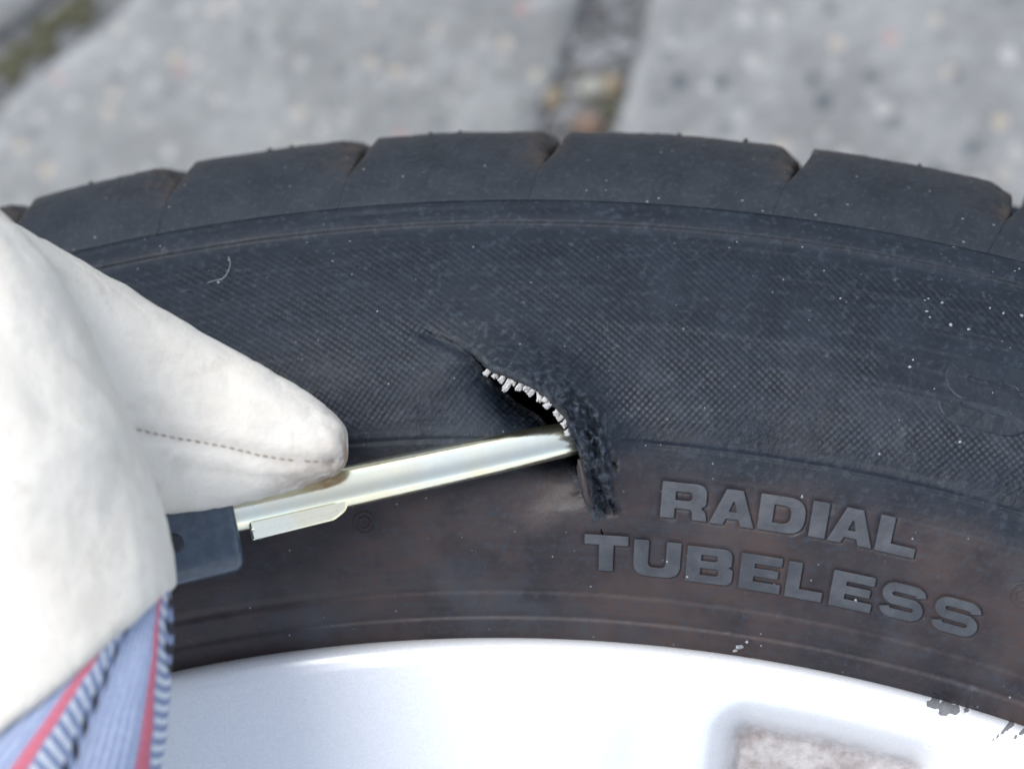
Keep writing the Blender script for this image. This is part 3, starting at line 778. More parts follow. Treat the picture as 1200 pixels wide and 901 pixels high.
def glyph_mesh(ch, extrude, bevel, hw=5.9):
    if GL[ch][1] is None:                       # S: a section swept along its spine
        c = catmull(S_LINE, 2); t = np.gradient(c, axis=0); t /= np.linalg.norm(t, axis=1, keepdims=True); nn = np.stack([-t[:, 1], t[:, 0]], 1)
        sec = [(-1, -1.0), (-1, 0.55), (-0.86, 1.0), (0.86, 1.0), (1, 0.55), (1, -1.0)]
        v = np.concatenate([np.column_stack([c + nn * hw * a, np.full(len(c), h)]) for a, h in sec]); n = len(c)
        return v, grid_faces(6, n).tolist() + [[k * n for k in range(6)], [k * n + n - 1 for k in range(6)][::-1]]
    cd = bpy.data.curves.new('glyph', 'CURVE'); cd.dimensions = '2D'; cd.fill_mode = 'BOTH'
    loops = [rounded(q) for q in GL[ch][1]]
    for L in loops:
        s = cd.splines.new('POLY'); s.points.add(len(L) - 1)
        s.points.foreach_set('co', np.column_stack([L, np.zeros(len(L)), np.ones(len(L))]).ravel()); s.use_cyclic_u = True
    cd.extrude = extrude; cd.bevel_depth = bevel; cd.offset = -bevel * 0.7; cd.bevel_resolution = 2
    o = bpy.data.objects.new('glyph', cd); COL.objects.link(o)
    dg = bpy.context.evaluated_depsgraph_get(); dg.update()
    me = bpy.data.meshes.new_from_object(o.evaluated_get(dg))
    v = np.empty(len(me.vertices) * 3); me.vertices.foreach_get('co', v); f = [list(p.vertices) for p in me.polygons]
    bpy.data.objects.remove(o); bpy.data.curves.remove(cd); bpy.data.meshes.remove(me)
    return v.reshape(-1, 3), f
def glyph_loops(ch, hw=5.9):
    if GL[ch][1] is None:
        c = catmull(S_LINE, 2); t = np.gradient(c, axis=0); t /= np.linalg.norm(t, axis=1, keepdims=True); nn = np.stack([-t[:, 1], t[:, 0]], 1)
        return [np.concatenate([c + nn * hw, (c - nn * hw)[::-1]])]
    return [rounded(q) for q in GL[ch][1]]
def press_moat(me, ch, px, py, wpx, hpx):
    """the mould leaves a fine groove in the sidewall round each letter"""
    a0, rb = pol(hit(px, py)); kx = wpx / 7.75 / GL[ch][0]; ky = hpx / 7.75 / 45.0
    sel = np.where((np.abs((a0 - TH.ravel()) * rb - wpx / 15.5) < wpx / 15.5 + 1.5) & (np.abs(RR.ravel() - rb - hpx / 15.5) < hpx / 15.5 + 1.5))[0]
    q = np.column_stack([(a0 - TH.ravel()[sel]) * rb, RR.ravel()[sel] - rb]); best = np.full(len(sel), 1e9)
    for L in glyph_loops(ch):
        L = L * [kx, ky]
        for i in range(len(L)):
            e = L[(i + 1) % len(L)] - L[i]; l2 = e @ e
            if l2 < 1e-9: continue
            u = np.clip(((q - L[i]) @ e) / l2, 0, 1); d = q - L[i] - u[:, None] * e
            best = np.minimum(best, np.hypot(d[:, 0], d[:, 1]))
    for i, b in zip(sel, best):
        if b < 1.2: me.vertices[i].co.z -= 0.18 * math.exp(-(b / 0.36) ** 2) * MM
def put_glyph(ch, px, py, wpx, hpx, height, mat, name='letter', hw=5.9, bevel=1.1):
    v, f = glyph_mesh(ch, 1.0, bevel, hw)
    q = hit(px, py); a0, rb = pol(q)
    kx = wpx / 7.75 / GL[ch][0]; ky = hpx / 7.75 / 45.0
    zz = (v[:, 2] / max(1e-6, np.abs(v[:, 2]).max()))
    a = a0 - v[:, 0] * kx / rb; r = rb + v[:, 1] * ky
    xy = np.column_stack([WC[0] + r * np.cos(a), WC[1] + r * np.sin(a)])
    w, _ = tyre_surface(xy); w[:, 2] += np.where(zz > 0, zz * height, zz * 0.3)
    if name == 'worn_letter': w[:, 2] += 0.16 * fbm(w[:, 0] / 1.6, w[:, 1] / 1.6, seed=88)
    me = mesh(name, w, f, False); fix_normals(me)
    return link(name, me, mat, tire)
TXT = [('R', 773.4, 605.5, 53), ('A', 831, 612.5, 52), ('D', 887, 619.5, 53), ('I', 947, 628, 19), ('A', 969, 632.5, 52), ('L', 1024.5, 644, 46),
       ('T', 685, 667, 50), ('U', 742, 673, 54), ('B', 803, 680, 54), ('E', 865, 688.5, 48), ('L', 919, 698, 43), ('E', 970.5, 708, 49), ('S', 1027, 719, 53), ('S', 1087.5, 735, 56)]
for ch, px, py, w in TXT:
    put_glyph(ch, px, py, w, 41.5, 0.36, M_LET); press_moat(tme, ch, px, py, w, 41.5)
o = put_glyph('S', 1094, 490, 112, 80, 0.20, M_LOW, 'worn_letter', 6.4, 1.8); o['label'] = 'large worn moulded letter, almost rubbed flat'

def moulded_ring(px, py, R, tube):
    a0, rb = pol(hit(px, py)); n, m = 40, 8
    A = np.linspace(0, 2 * math.pi, n, endpoint=False)[:, None]; B = np.linspace(0, 2 * math.pi, m, endpoint=False)[None, :]
    x = (R + tube * np.cos(B)) * np.cos(A); y = (R + tube * np.cos(B)) * np.sin(A); h = tube * np.sin(B) + 0 * A
    r = rb + y; a = a0 - x / rb
    v = np.column_stack([(WC[0] + r * np.cos(a)).ravel(), (WC[1] + r * np.sin(a)).ravel(), (prof(r) + h * 0.8).ravel()])
    f = np.concatenate([grid_faces(n, m, True), np.stack([(n - 1) * m + np.arange(m), (n - 1) * m + (np.arange(m) + 1) % m, (np.arange(m) + 1) % m, np.arange(m)], -1)])
    me = mesh('moulded_ring', v, f); fix_normals(me); return link('moulded_ring', me, M_SIDE, tire)
for px, py, R, tb in [(427, 613, 1.6, 0.16), (427, 613, 0.85, 0.14), (1197, 697, 1.7, 0.18), (1197, 697, 0.9, 0.2)]:
    moulded_ring(px, py, R, tb)

# --- alloy rim: polar height field with spoke valleys and dished pockets
RIMP = np.array([(40, -40), (60, -30), (120, -20), (180, -15), (215, -12.2), (226, -10.6), (233, -9.4), (238, -8.6), (241, -8.15), (243, -7.9), (244.6, -7.9), (245.6, -8.4), (246.2, -9.4), (246.4, -11), (246.0, -14), (243, -17)])
pa = pol(at(972, 870, -12))[0]
SPOKES = 10
def rim_z(r, th):
    """height offset and dirt for radius/angle arrays"""
    rel = (th - pa + math.pi / SPOKES) % (2 * math.pi / SPOKES) - math.pi / SPOKES      # angle from nearest pocket centre
    x = -rel * r                                                  # mm, + to the right in the picture
    y = r
    # pocket: rounded box, top at r = 238.5, 35 mm wide, running inwards
    hwid = 17.6 * np.clip(r / 236.0, 0.3, 1.2)
    qx = np.abs(x) - hwid + 5.5; qy = np.maximum(y - 239.0, 100 - y) + 5.5
    sd_ = np.hypot(np.maximum(qx, 0), np.maximum(qy, 0)) + np.minimum(np.maximum(qx, qy), 0) - 5.5
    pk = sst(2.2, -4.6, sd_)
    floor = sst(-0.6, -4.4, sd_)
    # shallow valley either side of the raised rib that borders the pocket
    val = np.exp(-((np.abs(x) - hwid - 10.8) / 4.5) ** 2) * sst(240, 226, r)
    rib = np.exp(-((np.abs(x) - hwid - 3.5) / 3.0) ** 2) * sst(242, 230, r)
    return -7.5 * pk - 3.2 * val + 0.5 * rib, floor
def rim_patch(th, rr):
    T, R = np.meshgrid(th, rr)
    dz, fl = rim_z(R, T)
    z0 = np.interp(R, RIMP[:, 0], RIMP[:, 1])
    return T, R, z0 + np.where(R < 244, dz, 0), fl
sl = np.concatenate([np.linspace(95, 215, 30, endpoint=False), np.linspace(215, 243, 110, endpoint=False)])
NF = 900
thF = np.linspace(math.pi / 2 + math.radians(24), math.pi / 2 - math.radians(24), NF)
thC = np.linspace(math.pi / 2 - math.radians(24), math.pi / 2 + math.radians(24) - 2 * math.pi, 800)
lipR = np.array([(243, 0), (243.8, 0), (244.6, 0), (245.2, 0), (245.7, 0), (246.1, 0), (246.35, 0), (246.4, 0)])
_lz = [-7.95, -7.9, -7.98, -8.25, -8.7, -9.4, -10.3, -12.5]
vs, fs, dA, cA = [], [], [], []; nb = 0
for th_ in (thF, thC):
    T, R, Z, fl = rim_patch(th_, sl)
    x = WC[0] + R * np.cos(T); y = WC[1] + R * np.sin(T)
    lz = np.array(_lz)[:, None] + 0 * th_[None, :]; lr = lipR[:, :1] + 0 * th_[None, :]
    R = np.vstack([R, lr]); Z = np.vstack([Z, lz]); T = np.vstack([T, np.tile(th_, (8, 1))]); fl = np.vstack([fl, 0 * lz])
    # ease the face into the lip
    x = WC[0] + R * np.cos(T); y = WC[1] + R * np.sin(T)
    chip = np.zeros_like(R)
    for px, py, rad in [(1096, 824, 0.9), (1108, 830, 1.3), (1120, 833, 0.8), (1133, 832, 0.5), (1088, 823, 0.5)]:
        c = at(px, py, -8); chip = np.maximum(chip, sst(rad * 1.25, rad * 0.5, np.hypot(x - c[0], y - c[1]) + 0.5 * fbm(x * 1.6, y * 1.6, seed=51)))
    for (ax_, ay_), (bx_, by_) in [((1186, 848), (1163, 868)), ((1206, 853), (1184, 867)), ((803, 830), (832, 845)), ((1085, 873), (1096, 879))]:
        a_ = at(ax_, ay_, -8)[:2]; b_ = at(bx_, by_, -8)[:2]; e = b_ - a_; L = np.linalg.norm(e); e /= L
        u = np.clip((x - a_[0]) * e[0] + (y - a_[1]) * e[1], 0, L); dd = np.hypot(x - a_[0] - e[0] * u, y - a_[1] - e[1] * u)
        wd_ = (0.6 if ax_ > 1150 else 0.22) * (1.05 - u / L)
        chip = np.maximum(chip, sst(wd_, wd_ * 0.4, dd) * (1.0 if ax_ > 1150 else 0.55))
    Z = Z - chip * 0.35 + chip * 0.3 * fbm(x * 2.5, y * 2.5, seed=61)
    vs.append(np.column_stack([x.ravel(), y.ravel(), Z.ravel()])); fs += grid_faces(R.shape[0], len(th_), False, nb).tolist(); nb += R.size
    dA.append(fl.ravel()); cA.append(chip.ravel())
# outer barrel behind the face
bar = np.array([(246.4, -12.5), (244, -16), (236, -20), (229, -30), (225, -60), (225, -190), (232, -205), (246, -212), (248, -216)])
thB = np.linspace(math.pi / 2, -1.5 * math.pi, 360, endpoint=False)
vs.append(np.concatenate([np.column_stack([WC[0] + r * np.cos(thB), WC[1] + r * np.sin(thB), np.full(360, z)]) for r, z in bar]))
fs += grid_faces(len(bar), 360, True, nb).tolist(); nb += 360 * len(bar); dA.append(np.zeros(360 * len(bar))); cA.append(np.zeros(360 * len(bar)))
rme = mesh('rim', np.concatenate(vs), fs, True, {'dirt': np.concatenate(dA), 'chip': np.concatenate(cA)})
rim = link('rim', rme, M_RIM, wheel)
# hub with centre cap and bolt seats (below the picture)
hb = np.array([(97, -24.5), (90, -25), (60, -27), (36, -26), (34, -23.5), (30, -22.5), (0.5, -22)])
v = np.concatenate([np.column_stack([WC[0] + r * np.cos(thB), WC[1] + r * np.sin(thB), np.full(360, z)]) for r, z in hb])
hme = mesh('hub', v, grid_faces(len(hb), 360, True, 0, True), True, {'dirt': np.zeros(len(v)), 'chip': np.zeros(len(v))})
link('hub', hme, M_RIM, rim)

# ================================================================== PRY TOOL
tool = thing('pry_tool', 'bright zinc plated steel rod with dark blue handle, its tip pushed under the cut', 'tool')
dir3 = np.array([_d[0], _d[1], SLOPE]); dir3 /= np.linalg.norm(dir3)
side3 = np.cross(dir3, [0, 0, 1.0]); side3 /= np.linalg.norm(side3); up3 = np.cross(side3, dir3)
if up3[2] < 0: up3 = -up3
if side3[1] > 0: side3 = -side3        # side3 points down in the picture
def ax_pt(s): return rod_axis(s)
S_END = float((at(289, 599, 9)[:2] - R0[:2]) @ _d)       # where the shaft meets the handle
ss = np.concatenate([np.linspace(-13, 0, 10), np.linspace(1, S_END + 4, 40)]); m = 40
A = np.linspace(0, 2 * math.pi, m, endpoint=False)
v = np.concatenate([rod_axis(s) + rod_rad(s) * (np.cos(A)[:, None] * side3 + np.sin(A)[:, None] * up3) for s in ss] + [rod_axis(-13.6)[None]])
f = grid_faces(len(ss), m, True).tolist() + [[len(ss) * m, (j + 1) % m, j] for j in range(m)]
me = mesh('shaft', v, f); fix_normals(me); link('shaft', me, M_ZINC, tool)
# flat wing pressed out of the shaft beside the handle
def prism(outline, z0, z1, bev=0.25):
    """outline: (s, w) along shaft / sideways; extruded along up3"""
    o2 = rounded([(s, w, r) for s, w, r in outline], 6); n = len(o2)
    ctr = o2.mean(0); rings = []
    for ins, h in ((0.35, z0), (0.0, z0 + bev), (0.0, z1 - bev), (0.35, z1)):
        q = ctr + (o2 - ctr) * (1 - ins / np.maximum(np.linalg.norm(o2 - ctr, axis=1, keepdims=True), 1))
        rings.append(np.array([rod_axis(a) + side3 * b + up3 * h for a, b in q]))
    v = np.concatenate(rings); f = grid_faces(4, n, True).tolist() + [list(range(n))[::-1], [3 * n + j for j in range(n)]]
    return v, f
v, f = prism([(S_END - 14.6, -1.0, 0.6), (S_END - 14.6, 3.3, 2.0), (S_END - 12.2, 4.5, 1.6), (S_END, 4.9, 0.3), (S_END, -3.0, 0.3)], 0.3, 2.3)
me = mesh('bolster', v, f, False); fix_normals(me); link('bolster', me, M_ZINC, tool)
v, f = prism([(S_END - 13, 3.05, 0.3), (S_END - 13, 3.5, 0.2), (S_END - 0.2, 3.75, 0.2), (S_END - 0.2, 3.2, 0.2)], 2.1, 2.6, 0.1)
me = mesh('bolster_ridge', v, f, False); fix_normals(me); link('bolster_ridge', me, M_ZINC, tool)
# handle: rounded-square section
hs_ = S_END + 1.9
secs = [(0.0, 5.6), (0.0, 7.4), (0.5, 8.0), (1.2, 8.3), (12, 8.5), (20, 8.4), (26, 8.2), (34, 8.6), (60, 9.6), (85, 9.4), (98, 8.4), (103, 6.5), (104.5, 3.0)]
rings = []
for s, R in secs:
    ca, sa = np.cos(A), np.sin(A); e = 0.62
    x = np.sign(ca) * np.abs(ca) ** e; y = np.sign(sa) * np.abs(sa) ** e
    c = rod_axis(hs_ + s) + side3 * 0.6 + up3 * (1.0 + 0.02 * s)
    rings.append(c + R * (x[:, None] * side3 + 0.80 * y[:, None] * up3))
v = np.concatenate(rings + [rod_axis(hs_ + 0.0)[None], (rod_axis(hs_ + 105) + up3 * 3)[None]]); nR = len(secs)
f = grid_faces(nR, m, True).tolist() + [[nR * m, (j + 1) % m, j] for j in range(m)] + [[nR * m + 1, (nR - 1) * m + j, (nR - 1) * m + (j + 1) % m] for j in range(m)]
me = mesh('handle', v, f); fix_normals(me); handle = link('handle', me, M_HAND, tool)
# dark rivet on the handle
bv = BVHTree.FromPolygons([tuple(q) for q in v], f)
def drop_on(bvh, px, py):
    o, d = ray(px, py); loc, nrm, _, _ = bvh.ray_cast(Vector(o), Vector(d))
    return (np.array(loc), np.array(nrm)) if loc is not None else (None, None)
loc, nrm = drop_on(bv, 203, 637)
if loc is not None:
    b = np.cross(nrm, [0, 0, 1.0]); b = b / np.linalg.norm(b) if np.linalg.norm(b) > 0.05 else np.array([1.0, 0, 0]); c2 = np.cross(nrm, b)
    rv = [loc + nrm * h + R * (np.cos(A)[:, None] * b + np.sin(A)[:, None] * c2) for R, h in ((1.5, -0.5), (1.5, 0.25), (1.2, 0.45), (0.3, 0.5))]
    me = mesh('rivet', np.concatenate(rv), grid_faces(4, m, True).tolist() + [[3 * m + j for j in range(m)]]); fix_normals(me)
    link('rivet', me, M_HOLE, handle)

# ================================================================== GLOVED HAND
hand = thing('gloved_hand', 'hand in white leather work glove with striped cotton back gripping the tool', 'gloved hand')
def loft(secs, m=56, e=0.9):
    """secs: (centre xyz, side vec, up vec, half width, half height)"""
    A = np.linspace(0, 2 * math.pi, m, endpoint=False); rings = []
    for c, sv, uv_, a, b in secs:
        ca, sa = np.cos(A), np.sin(A)
        x = np.sign(ca) * np.abs(ca) ** e; y = np.sign(sa) * np.abs(sa) ** e
        rings.append(np.asarray(c) + a * x[:, None] * np.asarray(sv) + b * y[:, None] * np.asarray(uv_))
    n = len(rings)
    v = np.concatenate(rings + [rings[0].mean(0)[None], rings[-1].mean(0)[None]])
    f = grid_faces(n, m, True).tolist() + [[n * m, (j + 1) % m, j] for j in range(m)] + [[n * m + 1, (n - 1) * m + j, (n - 1) * m + (j + 1) % m] for j in range(m)]
    return v, f
def resample(keys, n):
    K = np.array(keys, float); u = np.arange(len(K)); return np.array([[np.interp(q, u, K[:, c]) for c in range(K.shape[1])] for q in np.linspace(0, len(K) - 1, n)])
def smooth_keys(keys, n):
    return catmull(np.array(keys, float), n)
iv = -cv; ih = cu; iw = cw                      # picture-down, picture-right, towards the viewer
# extended finger (x, top, bottom, z centre, half depth), sections across the picture's vertical
FK = [(408, 503, 538, 14.3, 3.6), (405, 497, 549, 14.4, 5.8), (395, 486, 557, 14.6, 7.0), (376, 472, 564, 14.8, 7.8), (345, 450, 574, 15.2, 8.5), (300, 422, 587, 16, 9.2), (250, 395, 596, 17, 9.6), (200, 367, 602, 18.5, 10.8),
      (150, 338, 607, 20.5, 12.4), (100, 309, 612, 23, 14.5), (40, 274, 620, 26.5, 17), (-30, 236, 640, 30, 18.5), (-110, 215, 680, 32, 19), (-200, 230, 720, 33, 18), (-260, 300, 690, 33, 12)]
secs = []
for x, yt, yb, z, b in smooth_keys(FK, 4):
    pt, pb = at(x, yt, z), at(x, yb, z)
    secs.append(((pt + pb) / 2, iv, iw, np.linalg.norm(pb - pt) / 2, b))
parts = [loft(secs, e=0.8)]
# mass of the hand nearer the viewer: sections across the picture's horizontal (y, left, right, z, half depth)
BK = [(196, -150, -62, 40, 7), (215, -170, -30, 41, 11), (245, -190, 0, 42, 14), (280, -205, 36, 43, 16.5), (330, -220, 74, 44, 18.5), (420, -230, 116, 45, 20), (490, -235, 149, 46, 21), (570, -235, 179, 46, 21.5), (620, -235, 191, 46, 21.5),
      (670, -235, 199, 46, 21.5), (720, -235, 206, 46, 21.5), (770, -235, 208, 47, 21.5), (830, -240, 201, 48, 21.5), (901, -250, 184, 50, 21.5), (1000, -270, 150, 54, 21.5)]
def back_secs(grow, keys):
    out = []
    for y, xl, xr, z, b in smooth_keys(keys, 4):
        pl, pr = at(xl, y, z), at(xr, y, z)
        out.append(((pl + pr) / 2, ih, iw, np.linalg.norm(pr - pl) / 2 + grow, b + grow))
    return out
h0 = at(192, 692, 55); h1 = at(-10, 872, 55); hn = np.cross(h1 - h0, cw); hn /= np.linalg.norm(hn)
if hn @ (at(150, 850, 55) - h0) < 0: hn = -hn           # hn points from the leather's hem into the cotton
bv_, bf_ = loft(back_secs(0.0, BK), e=0.93)
bm = bmesh.new(); vs_ = [bm.verts.new(q) for q in bv_]
for p in bf_: bm.faces.new([vs_[q] for q in p])
bmesh.ops.bisect_plane(bm, geom=bm.verts[:] + bm.edges[:] + bm.faces[:], plane_co=Vector(h0), plane_no=Vector(hn), clear_outer=True)
bmesh.ops.holes_fill(bm, edges=[e for e in bm.edges if e.is_boundary], sides=0)
bmesh.ops.triangulate(bm, faces=[f for f in bm.faces if len(f.verts) > 4])
bm.verts.index_update()
parts.append((np.array([q.co[:] for q in bm.verts]), [[q.index for q in f.verts] for f in bm.faces])); bm.free()
# three fingers curled round the handle (hidden behind the hand)
for k, s0 in enumerate((50, 68, 86)):
    c0 = rod_axis(hs_ - 1.0 + s0 - 22) + up3 * 2
    secs = []
    for a in np.linspace(math.radians(150), math.radians(-150), 22):
        ce = c0 + (15.5 - 0.8 * k) * (math.cos(a) * side3 * -1 + math.sin(a) * up3) + dir3 * 3 * math.sin(a)
        rad_d = (math.cos(a) * side3 * -1 + math.sin(a) * up3)
        tip = min(1, 0.55 + 0.45 * sst(math.radians(-150), math.radians(-128), a))
        secs.append((ce, dir3, rad_d, 8.0 * tip, 6.6 * tip))
    parts.append(loft(secs, 28, 1.0))
vv, ff, nb = [], [], 0
for v, f in parts:
    vv.append(v); ff += [[q + nb for q in p] for p in f]; nb += len(v)
tmp = mesh('tmp', np.concatenate(vv), ff); fix_normals(tmp)
to = bpy.data.objects.new('tmp', tmp); COL.objects.link(to)
md = to.modifiers.new('r', 'REMESH'); md.mode = 'VOXEL'; md.voxel_size = 0.0008
md2 = to.modifiers.new('s', 'SMOOTH'); md2.factor = 0.5; md2.iterations = 5
dg = bpy.context.evaluated_depsgraph_get(); dg.update()
lme = bpy.data.meshes.new_from_object(to.evaluated_get(dg)); lme.name = 'leather'
bpy.data.objects.remove(to)
nv = len(lme.vertices); vc = np.empty(nv * 3); lme.vertices.foreach_get('co', vc); vc = vc.reshape(-1, 3) / MM; vc[:, 2] += GROUND
# picture position of each vertex only serves to find the seam and folds on the glove
nn = np.empty(nv * 3); lme.vertices.foreach_get('normal', nn); nn = nn.reshape(-1, 3)
SEAM_PX = [(160, 503), (200, 512), (260, 523), (310, 535), (350, 541), (392, 543)]
bvl = BVHTree.FromPolygons([tuple(q) for q in vc], [list(p.vertices) for p in lme.polygons])
seam = []
for q in catmull(SEAM_PX, 8):
    loc, nr_ = drop_on(bvl, *q)
    if loc is not None: seam.append((loc, nr_))
sp_ = np.array([s[0] for s in seam])
dmin = np.full(nv, 1e9)
for i in range(len(sp_) - 1):
    e = sp_[i + 1] - sp_[i]; L2 = e @ e + 1e-9; u = np.clip(((vc - sp_[i]) @ e) / L2, 0, 1)
    dmin = np.minimum(dmin, np.linalg.norm(vc - sp_[i] - u[:, None] * e, axis=1))
seam_m = np.exp(-(dmin / 0.9) ** 2)
disp = -0.45 * seam_m + 0.18 * np.exp(-((dmin - 2.0) / 0.9) ** 2)
disp += fbm(vc[:, 0] / 16, vc[:, 1] / 16, vc[:, 2] / 16, seed=70) * 0.9 + fbm(vc[:, 0] / 5, vc[:, 1] / 5, vc[:, 2] / 5, seed=75) * 0.30
rg = 1 - np.abs(noise(vc[:, 0] / 9 + 0.25 * vc[:, 1] / 9, vc[:, 1] / 5, vc[:, 2] / 8, seed=101)); rg2 = 1 - np.abs(noise(vc[:, 0] / 4.5, vc[:, 1] / 8, vc[:, 2] / 6, seed=107))
wk = 0.55 - 0.45 * sst(26, 38, vc[:, 2])
disp -= wk * 0.5 * np.clip((rg - 0.80) / 0.20, 0, 1) ** 1.5 + wk * 0.30 * np.clip((rg2 - 0.86) / 0.14, 0, 1) ** 1.5
# puckers where the seam ends at the fingertip
tipd = np.linalg.norm(vc - at(372, 552, 19), axis=1)
disp -= 0.35 * np.exp(-(tipd / 7) ** 2) * (0.5 + 0.5 * np.sin(vc[:, 0] * 2.1 + vc[:, 1] * 0.9))
# folds across the near side of the hand
def fold(p0, p1, w, a):
    a0, b0 = at(*p0), at(*p1); e = b0 - a0; L = np.linalg.norm(e); e /= L
    rel = vc - a0; u = np.clip(rel @ e, 0, L); d = rel - u[:, None] * e
    dd = np.linalg.norm(d - (d @ cw)[:, None] * cw * 0.6, axis=1)
    return a * np.exp(-(dd / w) ** 2)
near_m = sst(30, 40, vc[:, 2])
disp += near_m * (-fold((-40, 360, 62), (70, 480, 62), 4.5, 0.8) + fold((-60, 410, 62), (60, 520, 62), 6.0, 0.8) - fold((-20, 700, 66), (150, 600, 62), 7, 0.6) + fold((10, 560, 66), (60, 760, 66), 7, 0.8))
vc = vc + nn * disp[:, None]
out = vc.copy(); out[:, 2] -= GROUND; lme.vertices.foreach_set('co', (out * MM).ravel())
tipc = at(396, 540, 17); tip2 = at(345, 562, 18); tip3 = at(392, 552, 12)
grime = np.clip(0.95 * np.exp(-(np.linalg.norm(vc - tipc, axis=1) / 4.0) ** 2) + 0.55 * np.exp(-(np.linalg.norm(vc - tip2, axis=1) / 4.5) ** 2) + 0.8 * np.exp(-(np.linalg.norm(vc - tip3, axis=1) / 4.5) ** 2)
                + 0.22 * np.exp(-(np.linalg.norm(vc - at(390, 505, 15), axis=1) / 6) ** 2), 0, 1)
for k, a in (('grime', grime), ('seam', seam_m)):
    q = lme.attributes.new(k, 'FLOAT', 'POINT'); q.data.foreach_set('value', a.astype(np.float32))
lme.polygons.foreach_set('use_smooth', np.ones(len(lme.polygons), bool)); lme.materials.clear(); lme.update()
leather = link('leather_glove', lme, M_LEA, hand)
# stitches along the finger seam
scum = np.concatenate([[0], np.cumsum(np.linalg.norm(np.diff(sp_, axis=0), axis=1))]); snr = np.array([q[1] for q in seam])
for i, u in enumerate(np.arange(0.6, scum[-1], 1.25)):
    c = np.array([np.interp(u, scum, sp_[:, k]) for k in range(3)]); n0 = np.array([np.interp(u, scum, snr[:, k]) for k in range(3)])
    e = np.array([np.interp(u + 0.5, scum, sp_[:, k]) - np.interp(u - 0.5, scum, sp_[:, k]) for k in range(3)])
    v, f = lump(c - n0 * 0.36, e, 0.13, 0.44, i, 0.15)
    link('stitch', mesh('stitch', v, f), M_THR, leather)

# striped cotton back, coming out below the hem
CK = [(600, -230, 186, 46, 20.6), (670, -230, 196, 46, 20.6), (720, -232, 206, 46, 20.6), (770, -233, 208, 47, 20.6), (830, -238, 201, 48, 20.6), (901, -248, 184, 50, 20.6), (1000, -268, 150, 54, 20.6), (1150, -300, 110, 62, 21.5), (1300, -330, 60, 72, 23)]
csec = back_secs(-0.45, CK)
v, f = loft(csec, 72, 0.93)
keep = (v - h0) @ hn > -2.5
f = [p for p in f if all(keep[q] for q in p)]
# gathers and the fan of stripes that spreads from the hem's corner
fo = at(192, 645, 50)
rel = v - fo; fx, fy = rel @ ih, rel @ iv
ang = np.degrees(np.arctan2(-fx, np.maximum(fy, 0.01))); rad_ = np.hypot(fx, fy)
bulge = 1.3 * np.sin(np.radians(ang) * 14) * sst(0, 18, rad_)
ctr = np.array([s[0] for s in csec]); ci = np.clip(np.arange(len(v)) // 72, 0, len(ctr) - 1)
nrm = v - ctr[ci]; nrm /= np.maximum(np.linalg.norm(nrm, axis=1, keepdims=True), 1e-6)
v = v + nrm * (bulge * 0.8 + fbm(v[:, 0] / 6, v[:, 1] / 6, v[:, 2] / 6, seed=91) * 0.5)[:, None]
cme = mesh('cotton_back', v, f, True, None, np.column_stack([(ang - 6.0) / 26.6, rad_])); fix_normals(cme)
link('cotton_back', cme, M_CLO, hand)
# forearm sleeve, out of the picture to the lower left
secs = []
pA, pB = at(-130, 1280, 72), at(-130, 1280, 72) + np.array([-120, -190, 150.0])
ax_ = pB - pA; ax_ /= np.linalg.norm(ax_); s1 = np.cross(ax_, [0, 0, 1.0]); s1 /= np.linalg.norm(s1); u1 = np.cross(s1, ax_)
for k, (t, a, b) in enumerate([(-0.12, 27, 25), (0, 31, 28), (0.1, 33, 30), (0.4, 36, 33), (0.7, 40, 37), (1.0, 43, 40)]):
    secs.append((pA + (pB - pA) * t, s1, u1, a, b))
v, f = loft(secs, 48, 1.0)
v = v + (fbm(v[:, 0] / 14, v[:, 1] / 14, v[:, 2] / 14, seed=3) * 2.5)[:, None] * np.array([0.5, 0.5, 0.5])
sme = mesh('sleeve', v, f); fix_normals(sme); link('sleeve', sme, M_SLEEVE, hand)

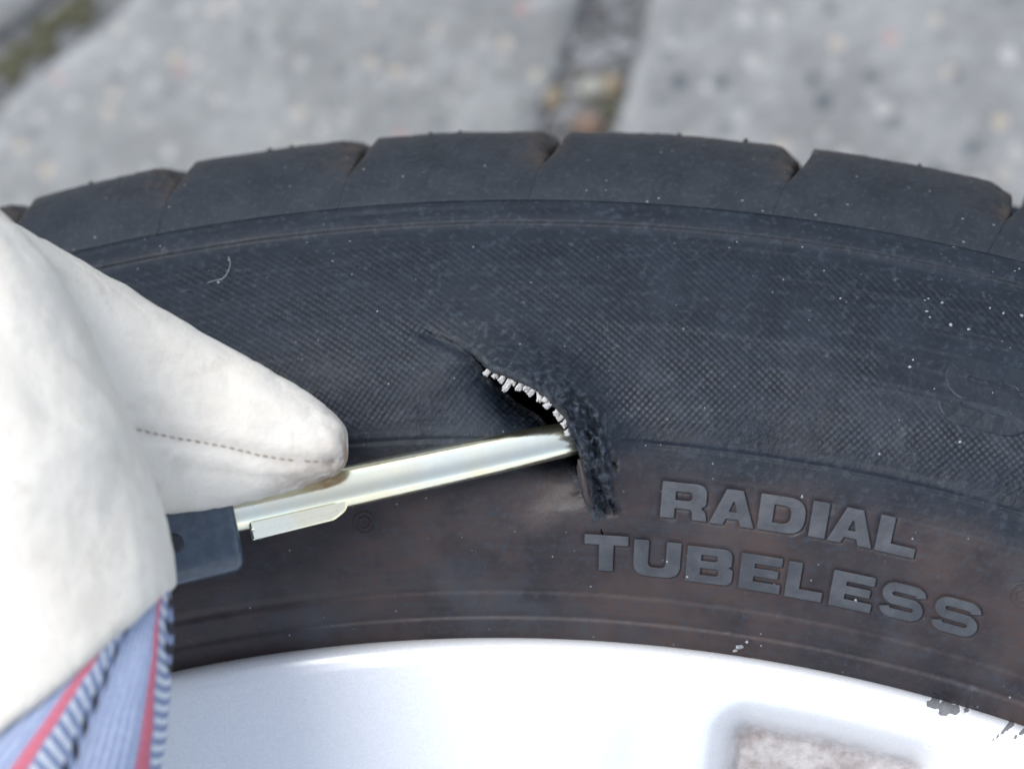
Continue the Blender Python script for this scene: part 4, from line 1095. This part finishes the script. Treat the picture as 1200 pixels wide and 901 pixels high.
# ================================================================== small dirt on the tyre
gv, gf, nb = [], [], 0
spots = [(868, 758, 0.9), (862, 762, 0.5), (875, 752, 0.4), (1084, 352, .35), (1086, 365, .4), (1090, 372, .35), (1104, 355, .4), (1114, 381, .35), (1135, 386, .45), (1160, 361, .3), (1176, 367, .35), (1197, 370, .4), (940, 582, .35), (1003, 704, .4), (1088, 350, .3),
         (348, 265, .4), (268, 305, .25), (256, 331, .3), (410, 283, .3), (1066, 430, .4), (1070, 422, .25), (1125, 455, .35), (1095, 456, .25), (1163, 461, .3), (1160, 503, .4), (1125, 518, .35), (985, 350, .25), (760, 640, .3), (293, 712, .3)]
for i in range(45):
    spots.append((random.uniform(150, 1200), random.uniform(265, 735), abs(random.gauss(0, 0.06)) + 0.05))
for i, (px, py, r) in enumerate(spots):
    r *= 0.72 if i > 2 else 0.85
    p = hit(px, py); rr0 = math.hypot(*(p[:2] - WC))
    if rr0 < 247 or rr0 > 309.5: continue
    c3 = tyre_surface(p[None, :2])[0][0]
    bm = bmesh.new(); bmesh.ops.create_icosphere(bm, subdivisions=1, radius=1.0)
    v = np.array([q.co[:] for q in bm.verts]); f = [[q.index for q in q2.verts] for q2 in bm.faces]; bm.free()
    v = v * RNG.uniform(0.6, 1.3, (len(v), 1)) * r * np.array([1, random.uniform(0.5, 1.2), 0.5]) + c3 + [0, 0, 0.05]
    gv.append(v); gf += [[q + nb for q in p2] for p2 in f]; nb += len(v)
o = link('grit', mesh('grit', np.concatenate(gv), gf, False), M_GRIT); o['kind'] = 'stuff'
o['label'] = 'pale grit specks scattered over the black sidewall'; o['category'] = 'grit'
# a curl of lint on the upper sidewall
lp = np.array([hit(*q) + np.array([0, 0, 0.08]) for q in catmull([(268, 301), (270, 310), (266, 321), (260, 327), (251, 329), (243, 332)], 5)])
tg = np.gradient(lp, axis=0); tg /= np.linalg.norm(tg, axis=1, keepdims=True)
rings = []
A8 = np.linspace(0, 2 * math.pi, 8, endpoint=False)
for p, t in zip(lp, tg):
    b = np.cross(t, [0, 0, 1.0]); b /= np.linalg.norm(b)
    rings.append(p + 0.06 * (np.cos(A8)[:, None] * b + np.sin(A8)[:, None] * np.array([0, 0, 1.0])))
o = link('lint', mesh('lint', np.concatenate(rings), grid_faces(len(lp), 8, True)), M_GRIT)
o['label'] = 'thin curl of pale lint on the upper sidewall above the glove'; o['category'] = 'lint'
